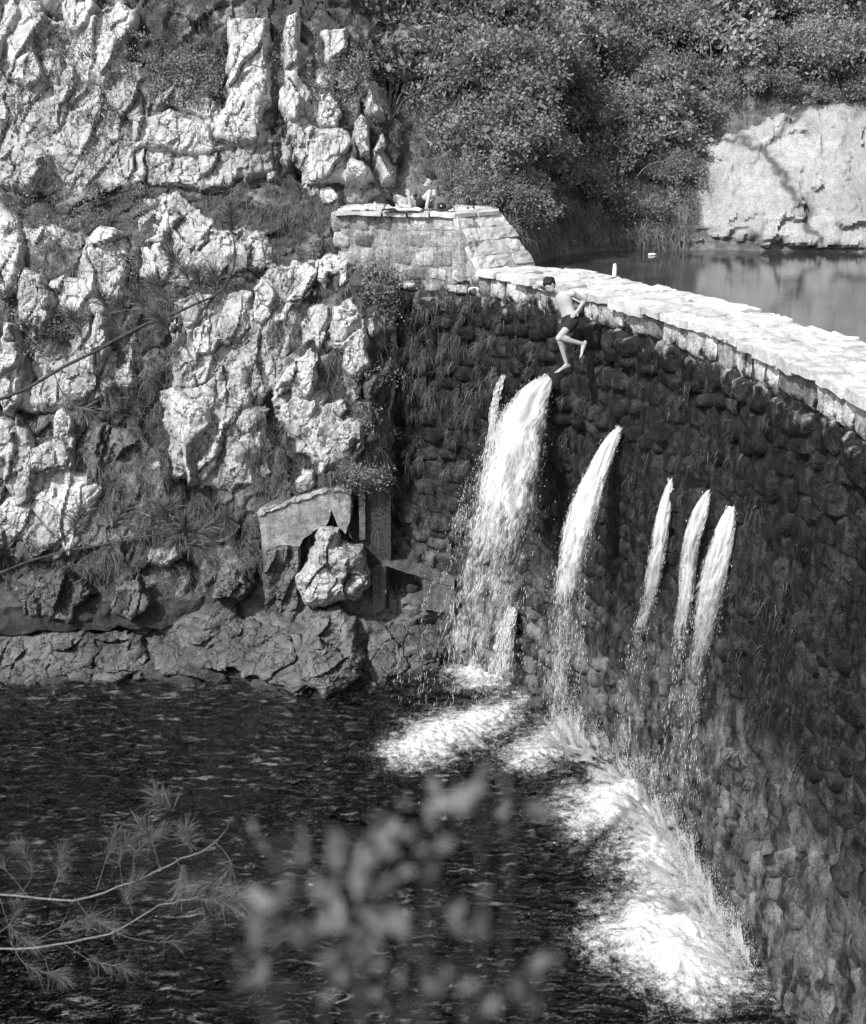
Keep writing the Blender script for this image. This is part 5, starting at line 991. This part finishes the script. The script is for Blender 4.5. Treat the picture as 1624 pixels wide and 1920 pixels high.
# ---------------------------------------------------------------- people
def unit(v): v = np.asarray(v, float); return v / (np.linalg.norm(v) + 1e-9)
def remesh(o, vox, it=6, f=0.5):
    m = o.modifiers.new('remesh', 'REMESH'); m.mode = 'VOXEL'; m.voxel_size = vox; m.use_smooth_shade = True
    s_ = o.modifiers.new('smooth', 'SMOOTH'); s_.factor = f; s_.iterations = it
def human(J, face, label, vox=0.009, group=None, hair_long=False, shorts=True, top=False, hat=False):
    g = {k: np.asarray(v, float) for k, v in J.items()}; mb = MB()
    lat = unit(g['sh_l'] - g['sh_r']); up = unit(g['neck'] - g['pelvis']); dep = unit(np.cross(lat, up)); lat = unit(np.cross(up, dep))
    ax = lambda a, b_, c: np.column_stack([lat * a, dep * b_, up * c])
    ctr = lambda t: g['pelvis'] * (1 - t) + g['neck'] * t + dep * 0.0
    tl = np.linspace(-0.12, 1.0, 22); wl = np.interp(tl, [-.12, -.05, .05, .25, .45, .7, .85, .95, 1.0], [.09, .14, .158, .142, .138, .162, .165, .12, .07]); dl_ = np.interp(tl, [-.12, -.05, .05, .25, .45, .7, .85, .95, 1.0], [.07, .10, .108, .096, .094, .112, .102, .08, .055]); an_ = np.linspace(0, 2 * np.pi, 20, endpoint=False)
    Vt = np.array([ctr(t) + np.outer(np.cos(an_) * a, lat) + np.outer(np.sin(an_) * b_, dep) for t, a, b_ in zip(tl, wl, dl_)]); It = np.arange(22 * 20).reshape(22, 20); Jt = np.roll(It, -1, 1)
    mb.add(np.concatenate([Vt.reshape(-1, 3), [ctr(-.14)], [ctr(1.02)]]), Q=np.stack([It[:-1], Jt[:-1], Jt[1:], It[1:]], -1).reshape(-1, 4), T=[(Jt[0, j], It[0, j], 440) for j in range(20)] + [(It[-1, j], Jt[-1, j], 441) for j in range(20)])
    for sd in 'lr': mb.cap(ctr(0.92), g['sh_' + sd], .055, .058)
    mb.cap(ctr(0.93), g['head'], .062, .052)
    f = unit(face); hu = unit(g['head'] - g['neck']); hu = unit(hu - f * np.dot(hu, f)); hl = np.cross(hu, f)
    hx = np.column_stack([hl, f, hu]); hc = g['head'] + hu * 0.03
    mb.ell(hc, hx * np.array([.074, .094, .108])); mb.ell(hc + hx @ np.array([0, .03, -.06]), hx * np.array([.056, .062, .062])); mb.ell(hc + hx @ np.array([0, .072, -.088]), hx * np.array([.026, .02, .02]))
    mb.ell(hc + hx @ np.array([0, .097, -.018]), hx * np.array([.012, .018, .024]), 8, 6); mb.ell(hc + hx @ np.array([0, .088, -.055]), hx * np.array([.024, .010, .009]), 8, 6); mb.ell(hc + hx @ np.array([0, .083, .022]), hx * np.array([.05, .016, .014]), 8, 6)
    for q in (-1, 1): mb.ell(hc + hx @ np.array([q * .076, -.005, -.01]), hx * np.array([.012, .02, .032]), 8, 6)
    for sd in 'lr':
        mb.cap(g['sh_' + sd], g['el_' + sd], .050, .040); mb.cap(g['el_' + sd], g['wr_' + sd], .040, .027); mb.ell(g['el_' + sd] * .7 + g['wr_' + sd] * .3, np.eye(3) * .041)
        w_, h_ = g['wr_' + sd], g['ha_' + sd]; d = unit(h_ - w_); n_ = unit(np.cross(d, np.array([0.3, -0.8, 0.5]))); b_ = np.cross(d, n_); palm = w_ + d * 0.05
        mb.ell(palm, np.column_stack([d * .055, n_ * .042, b_ * .020]))
        for k, (o_, L_) in enumerate(((-.032, .066), (-.011, .078), (.011, .074), (.031, .058))):
            p = palm + d * .042 + n_ * o_; m1 = p + d * L_ * .5 + b_ * .012; mb.cap(p, m1, .0095, .009, 8); mb.cap(m1, m1 + unit(d + b_ * 0.7) * L_ * .5, .009, .0075, 8)
        t0 = w_ + d * .025 - n_ * .034; t1_ = t0 + unit(d - n_ * .8) * .035; mb.cap(t0, t1_, .013, .011, 8); mb.cap(t1_, t1_ + unit(d - n_ * .1) * .03, .011, .009, 8)
        mb.cap(g['hip_' + sd], g['kn_' + sd], .086, .056); mb.cap(g['kn_' + sd], g['an_' + sd], .053, .034); kn, an = g['kn_' + sd], g['an_' + sd]; toe = g['to_' + sd]; cal = unit(np.cross(np.cross(an - kn, toe - an), an - kn)); mb.ell(kn * .7 + an * .3 - cal * .018, np.column_stack([unit(an - kn) * .11, unit(np.cross(an - kn, cal)) * .05, cal * .052]))
        fd = unit(toe - an); heel = an - cal * 0.035 + unit(an - kn) * 0.03; mb.ell(heel, np.eye(3) * .033); mb.cap(heel, an * .4 + toe * .6, .034, .030); fs = unit(np.cross(fd, an - kn)); mb.cap(an, an * .5 + toe * .5, .036, .026)
        for k in range(5): mb.cap(an * .35 + toe * .65 + fs * (k - 2) * .017, toe + fs * (k - 2) * .019 - fd * .008 * k, .014, .011 - .001 * k, 8)
    body = mb.build('person', M_SKIN); remesh(body, vox); tag(body, label, 'person', group)
    hm = MB(); hm.ell(hc + hx @ np.array([0, -.018, .022]), hx * np.array([.086, .098, .104])); hm.ell(hc + hx @ np.array([0, .045, .075]), hx * np.array([.066, .05, .042]))
    for q in (-1, 1): hm.ell(hc + hx @ np.array([q * .066, -.01, .03]), hx * np.array([.026, .05, .05]))
    rgh = np.random.default_rng(3)
    for _ in range(26): v = unit(rgh.normal(size=3) + np.array([0, -.5, .9])); hm.ell(hc + hx @ (v * np.array([.082, .094, .108]) + np.array([0, -.016, .02])), hx * rgh.uniform(.016, .03), 7, 5)
    if hair_long: hm.ell(hc + hx @ np.array([0, -.075, -.07]), hx * np.array([.078, .05, .10]))
    h = hm.build('hair', M_HAIR, body); remesh(h, 0.010, 2)
    if shorts:
        sm = MB(); sm.ell(ctr(0.03), ax(.178, .13, .125))
        for sd in 'lr': a = g['hip_' + sd]; k = g['kn_' + sd]; sm.cap(a, a + (k - a) * .36, .110, .102)
        o = sm.build('shorts', M_CLOTH, body); remesh(o, 0.011, 4)
    if top:
        sm = MB()
        for t, a, b_, c in ((0.05, .172, .125, .12), (0.3, .155, .118, .13), (0.6, .172, .128, .13), (0.8, .178, .118, .10)): sm.ell(ctr(t), ax(a, b_, c))
        for sd in 'lr': sm.cap(ctr(0.9), g['sh_' + sd], .065, .072); sm.cap(g['sh_' + sd], g['sh_' + sd] * .4 + g['el_' + sd] * .6, .068, .062)
        o = sm.build('shirt', M_CLOTH2, body); remesh(o, 0.012, 4)
    if hat:
        sm = MB(); sm.ell(hc + hx @ np.array([0, 0, .055]), hx * np.array([.094, .112, .085])); sm.ell(hc + hx @ np.array([0, .03, .05]), hx * np.array([.13, .17, .012])); o = sm.build('hat', M_CLOTH, body); remesh(o, 0.009, 3)
    return body
D0 = 20.3
def K(x, y, d=0.0): return atD(np.array(float(x)), np.array(float(y)), np.array(D0 + d))
human(dict(pelvis=K(1070,600), neck=K(1052,547,-.02), head=K(1034,536,-.06), sh_l=K(1074,551,-.14), sh_r=K(1042,545,.12), el_l=K(1096,564,-.02), wr_l=K(1083,583,-.17), ha_l=K(1074,592,-.22), el_r=K(1022,541,.20), wr_r=K(1012,537,.02), ha_r=K(1005,537,-.06),
  hip_l=K(1074,604,-.08), hip_r=K(1064,604,.08), kn_l=K(1048,634,-.30), kn_r=K(1051,640,-.02), an_l=K(1094,645,-.16), to_l=K(1089,671,-.20), an_r=K(1063,684,.12), to_r=K(1043,699,.02)),
  (-0.62, -0.40, -0.62), 'bare-chested person in dark shorts leaping from the dam, mid-air', 0.0085)
def KY(x, y, Y): return atY(np.array(float(x)), np.array(float(y)), np.array(float(Y)))
human(dict(pelvis=KY(783,386,25.15), neck=KY(747,378,24.82), head=KY(735,373,24.76), sh_l=KY(752,385,24.68), sh_r=KY(751,376,25.0), el_l=KY(770,389,24.6), wr_l=KY(767,369,24.62), ha_l=KY(766,360,24.64), el_r=KY(772,377,25.0), wr_r=KY(756,371,24.88), ha_r=KY(748,368,24.84),
  hip_l=KY(784,387,25.05), hip_r=KY(785,385,25.25), kn_l=KY(806,360,24.95), kn_r=KY(814,360,25.15), an_l=KY(800,388,24.78), an_r=KY(816,388,25.0), to_l=KY(801,392,24.55), to_r=KY(818,392,24.78)),
  (0.5, 0.2, 0.75), 'dark-haired person lying on the stone platform with knees drawn up', 0.010, hair_long=True)
human(dict(pelvis=KY(790,386,25.85), neck=KY(800,347,25.75), head=KY(806,337,25.68), sh_l=KY(816,352,25.6), sh_r=KY(782,353,25.85), el_l=KY(820,374,25.55), wr_l=KY(806,378,25.4), ha_l=KY(799,378,25.35), el_r=KY(772,372,25.8), wr_r=KY(778,381,25.5), ha_r=KY(786,382,25.4),
  hip_l=KY(798,387,25.8), hip_r=KY(782,387,25.85), kn_l=KY(822,374,25.35), kn_r=KY(766,374,25.35), an_l=KY(796,388,25.25), an_r=KY(790,388,25.3), to_l=KY(780,389,25.2), to_r=KY(804,389,25.2)),
  (0.3, -0.8, -0.3), 'person in a dark shirt and dark hat sitting behind the one lying down', 0.011, top=True, hat=True)

# ---------------------------------------------------------------- things left on the platform and the crest
def soft(name, mb, mat, label, cat, vox=0.012, it=4, group=None):
    o = mb.build(name, mat); remesh(o, vox, it); return tag(o, label, cat, group)
PZ = PLAT_Z + 0.01
def onp(x, Y): p = KY(x, 390, Y); return np.array([p[0], Y, PZ])
c = onp(828, 24.62); mb = MB(); mb.ell(c + (0, 0, .13), np.diag([.16, .10, .15])); mb.ell(c + (0.02, 0, .07), np.diag([.18, .12, .10])); mb.ell(c + (-.01, 0.01, .22), np.diag([.08, .07, .08]))
bag = soft('backpack', mb, M_CLOTH2, 'slumped dark backpack at the platform edge beside the drawn-up knees', 'bag', 0.014)
mb = MB(); mb.ell(c + (0.0, -.10, .10), np.diag([.10, .04, .07])); o = mb.build('pocket', M_CLOTH, bag); remesh(o, .012, 3); mb = MB(); mb.ell(c + (-.01, -.138, .105), np.diag([.016, .006, .014])); mb.build('badge', M_WHITE, bag)
mb = MB(); mb.tube(smooth_curve([c + (-.05, .05, .27), c + (-.02, .02, .33), c + (.03, .02, .33), c + (.05, .05, .25)], 14), .010, 6); mb.build('handle', M_CLOTH, bag)
def cloth(name, c, w_, d_, label, mat, seed, h=0.05):
    n = 24; a = np.linspace(-1, 1, n); gx, gy = np.meshgrid(a, a); q = np.stack([gx * 1.6, gy * 1.6, gx * 0 + seed], -1); z = h * (0.5 + fbm(q, 3)) * (1 - 0.5 * np.maximum(abs(gx), abs(gy)) ** 3); k = 1 + 0.16 * fbm(q * 0.8 + 9, 2)
    V = np.stack([c[0] + gx * w_ * k, c[1] + gy * d_ * k, c[2] + np.maximum(z, 0.004) + 0.008], -1).reshape(-1, 3); I = np.arange(n * n).reshape(n, n); Q = np.stack([I[:-1, :-1], I[:-1, 1:], I[1:, 1:], I[1:, :-1]], -1).reshape(-1, 4)
    B = V.copy(); B[:, 2] = np.maximum(c[2] + 0.001, B[:, 2] - 0.012); o = mk(name, np.concatenate([V, B]), [Q, Q[:, ::-1] + n * n], mat); return tag(o, label, 'towel')
cloth('towel', onp(678, 24.85), .22, .18, 'crumpled white towel at the left end of the platform', M_WHITE, 3, 0.10)
cloth('towel', onp(768, 24.62), .24, .12, 'white towel under the arm of the person lying down', M_WHITE, 8, 0.08)
cloth('towel', onp(732, 24.66), .16, .12, 'dark towel under the head of the person lying down', M_CLOTH, 14, 0.05)
def lathe(name, c, prof, mat, label, cat, group=None, n=20):
    prof = np.array(prof, float); an = np.linspace(0, 2 * np.pi, n, endpoint=False); V = np.stack([prof[:, None, 0] * np.cos(an) + c[0], prof[:, None, 0] * np.sin(an) + c[1], np.repeat(prof[:, None, 1], n, 1) + c[2]], -1)
    I = np.arange(len(prof) * n).reshape(len(prof), n); J = np.roll(I, -1, 1); o = mk(name, V.reshape(-1, 3), np.stack([I[:-1], J[:-1], J[1:], I[1:]], -1).reshape(-1, 4), mat)
    return tag(o, label, cat, group) if label else o
c = onp(703, 24.75); bt = lathe('water_bottle', c, [(0, 0), (.030, .002), (.032, .01), (.031, .05), (.032, .09), (.030, .11), (.016, .13), (.013, .145), (0, .145)], M_WHITEP, 'small white bottle standing left of the dark-haired person', 'bottle')
o = lathe('cap', c + (0, 0, .145), [(0, 0), (.016, 0), (.016, .018), (0, .018)], M_WHITEP, None, None); o.parent = bt
lathe('cup', onp(688, 24.8), [(0, 0), (.034, .002), (.046, .10), (.049, .102), (.044, .098), (.032, .01), (0, .01)], M_WHITEP, 'white cup between the towel and the small bottle', 'cup')
p = wall_hit(1152, 521, -0.55); c = np.array([p[0], p[1], DAM_Z + 0.02]); c = atZ(np.array(1152.), np.array(519.), np.array(DAM_Z + .02))
fl = lathe('drinking_flask', c, [(0, 0), (.036, .002), (.039, .012), (.039, .17), (.036, .185), (.030, .193), (0, .193)], M_WHITEP, 'pale drinking flask standing alone on the dam crest', 'flask')
o = lathe('cap', c + (0, 0, .196), [(0, 0), (.032, 0), (.034, .004), (.033, .03), (.022, .045), (0, .05)], plain('steel_cap', 0.5, 0.3, 0.5), None, None); o.parent = fl
def sandal(c, ang, label, mat, group):
    mb = MB(); d = np.array([math.cos(ang), math.sin(ang), 0]); s_ = np.array([-d[1], d[0], 0]); sl = MB()
    sl.ell(c + d * .05 + (0, 0, .014), np.column_stack([d * .09, s_ * .045, np.array([0, 0, .014])])); sl.ell(c - d * .07 + (0, 0, .014), np.column_stack([d * .06, s_ * .036, np.array([0, 0, .014])])); o = sl.build('sandal', mat); remesh(o, .008, 2); tag(o, label, 'sandal', group)
    mb.tube(smooth_curve([c + d * .04 + s_ * .045 + (0, 0, .02), c + d * .05 + s_ * .02 + (0, 0, .06), c + d * .05 - s_ * .02 + (0, 0, .06), c + d * .04 - s_ * .045 + (0, 0, .02)], 14), .011, 6); mb.build('strap', M_CLOTH, o)
GS = 'sandals on the platform'
sandal(onp(847, 24.6), 1.2, 'white sandal just right of the backpack', M_WHITE, GS); sandal(onp(873, 24.75), 0.2, 'white sandal on the far right, left one of the pair', M_WHITE, GS); sandal(onp(884, 24.85), 0.3, 'white sandal on the far right, right one of the pair', M_WHITE, GS)
# floating litter on the reservoir
c = atZ(np.array(1222.), np.array(479.), np.array(RES_Z)); mb = MB(); mb.cap(c + (-.05, 0, .02), c + (.06, .03, .02), .035, .03); mb.cap(c + (.07, .03, .02), c + (.10, .04, .02), .016, .014); mb.build('litter', M_WHITEP).name = 'floating_bottle'
tag(bpy.data.objects['floating_bottle'], 'white plastic bottle floating on the still water', 'bottle')

# ---------------------------------------------------------------- near ledge (below the view) and the blurred shrub that grows on it
xs3 = np.linspace(-5, 6, 50); ys3 = np.linspace(-3, 3.2, 40); GX, GY = np.meshgrid(xs3, ys3); z = np.interp(GY, [-3, 0.6, 1.1, 1.7, 3.2], [10.0, 9.75, 9.5, 7.2, -1.5]) + 0.12 * fbm(np.stack([GX, GY, GX * 0], -1) * 1.2, 3); I = np.arange(GX.size).reshape(GX.shape)
tag(mk('near_bank', np.stack([GX, GY, z], -1).reshape(-1, 3), np.stack([I[:-1, :-1], I[:-1, 1:], I[1:, 1:], I[1:, :-1]], -1).reshape(-1, 4), M_BANK), kind='structure')
xs3 = np.linspace(-14, -4.2, 40); ys3 = np.linspace(3, 23, 60); GX, GY = np.meshgrid(xs3, ys3); edge_ = np.interp(GY, [3, 9, 13, 18, 23], [-4.0, -4.25, -6.2, -8.6, -10.5]); z = np.clip((edge_ - GX) * 2.0, -1.2, 2.0) + 0.5 * fbm(np.stack([GX, GY, GX * 0], -1) * 0.7, 3); I = np.arange(GX.size).reshape(GX.shape)
tag(mk('left_bank', np.stack([GX, GY, z], -1).reshape(-1, 3), np.stack([I[:-1, :-1], I[:-1, 1:], I[1:, 1:], I[1:, :-1]], -1).reshape(-1, 4), M_EARTH), kind='structure')
fs_ = empty('foreground_shrub', (0.0, 0.9, 9.55)); tag(fs_, 'out-of-focus leafy shrub close to the viewer at the bottom', 'shrub')
rngf = np.random.default_rng(9); spots = [(515,1600),(535,1618),(520,1735),(545,1720),(820,1510),(812,1530),(798,1560),(770,1575),(755,1600),(700,1580),(660,1600),(640,1620),(690,1610),(650,1650),(700,1650),(735,1655),(680,1690),(640,1700),(715,1700),(880,1490),(905,1500),(935,1555),(870,1700),(900,1705),(960,1520),(640,1740),(590,1660),(560,1760),(690,1740),(745,1720),(480,1745),(620,1790),(700,1800),(760,1790),(560,1830),(650,1850),(500,1810),(730,1870),(860,1800),(910,1850),(980,1800),(440,1850),(820,1880),(1010,1870)]
st = MB(); lf = MB(); root_px = [(640, 2150), (760, 2180), (900, 2160), (540, 2140)]
for i, (x, y) in enumerate(spots):
    D = rngf.uniform(0.74, 0.98); tip = K(x, y, D - D0); rp = root_px[int(np.argmin([abs(x - q[0]) for q in root_px]))]
    if i % 2 == 0:
        b0 = K(rp[0], rp[1], 0.75 - D0); mid = K((x * 1.4 + rp[0] * .6) / 2, (y + rp[1]) / 2, 0.75 - D0); st.tube(smooth_curve([b0, mid, tip], 16), np.linspace(.0013, .0006, 16), 6)
    for _ in range(rngf.integers(2, 6)):
        c = tip + rngf.normal(0, .010, 3); a = unit(rngf.normal(size=3) + np.array([0.2, 0, 0.7])); nrm = unit(rngf.normal(size=3) + np.array([0, -.7, .9])); b_ = unit(np.cross(nrm, a)); L_ = rngf.uniform(.013, .024); u = np.linspace(0, np.pi * 2, 10, endpoint=False)
        V = c + np.outer(np.cos(u) * .5 + .5, a * L_) + np.outer(np.sin(u) * .22, b_ * L_) + np.outer(np.sin(u) ** 2 * -.06, np.cross(a, b_) * L_); V = np.concatenate([V, [c + a * L_ * .5]]); lf.add(V, T=[(k, (k + 1) % 10, 10) for k in range(10)], a=float(np.clip(rngf.normal(.6, .3), 0, 1)))
adopt(st.build('stems', M_BARK), fs_); adopt(lf.build('leaves', M_FLEAF, attr='tint'), fs_)
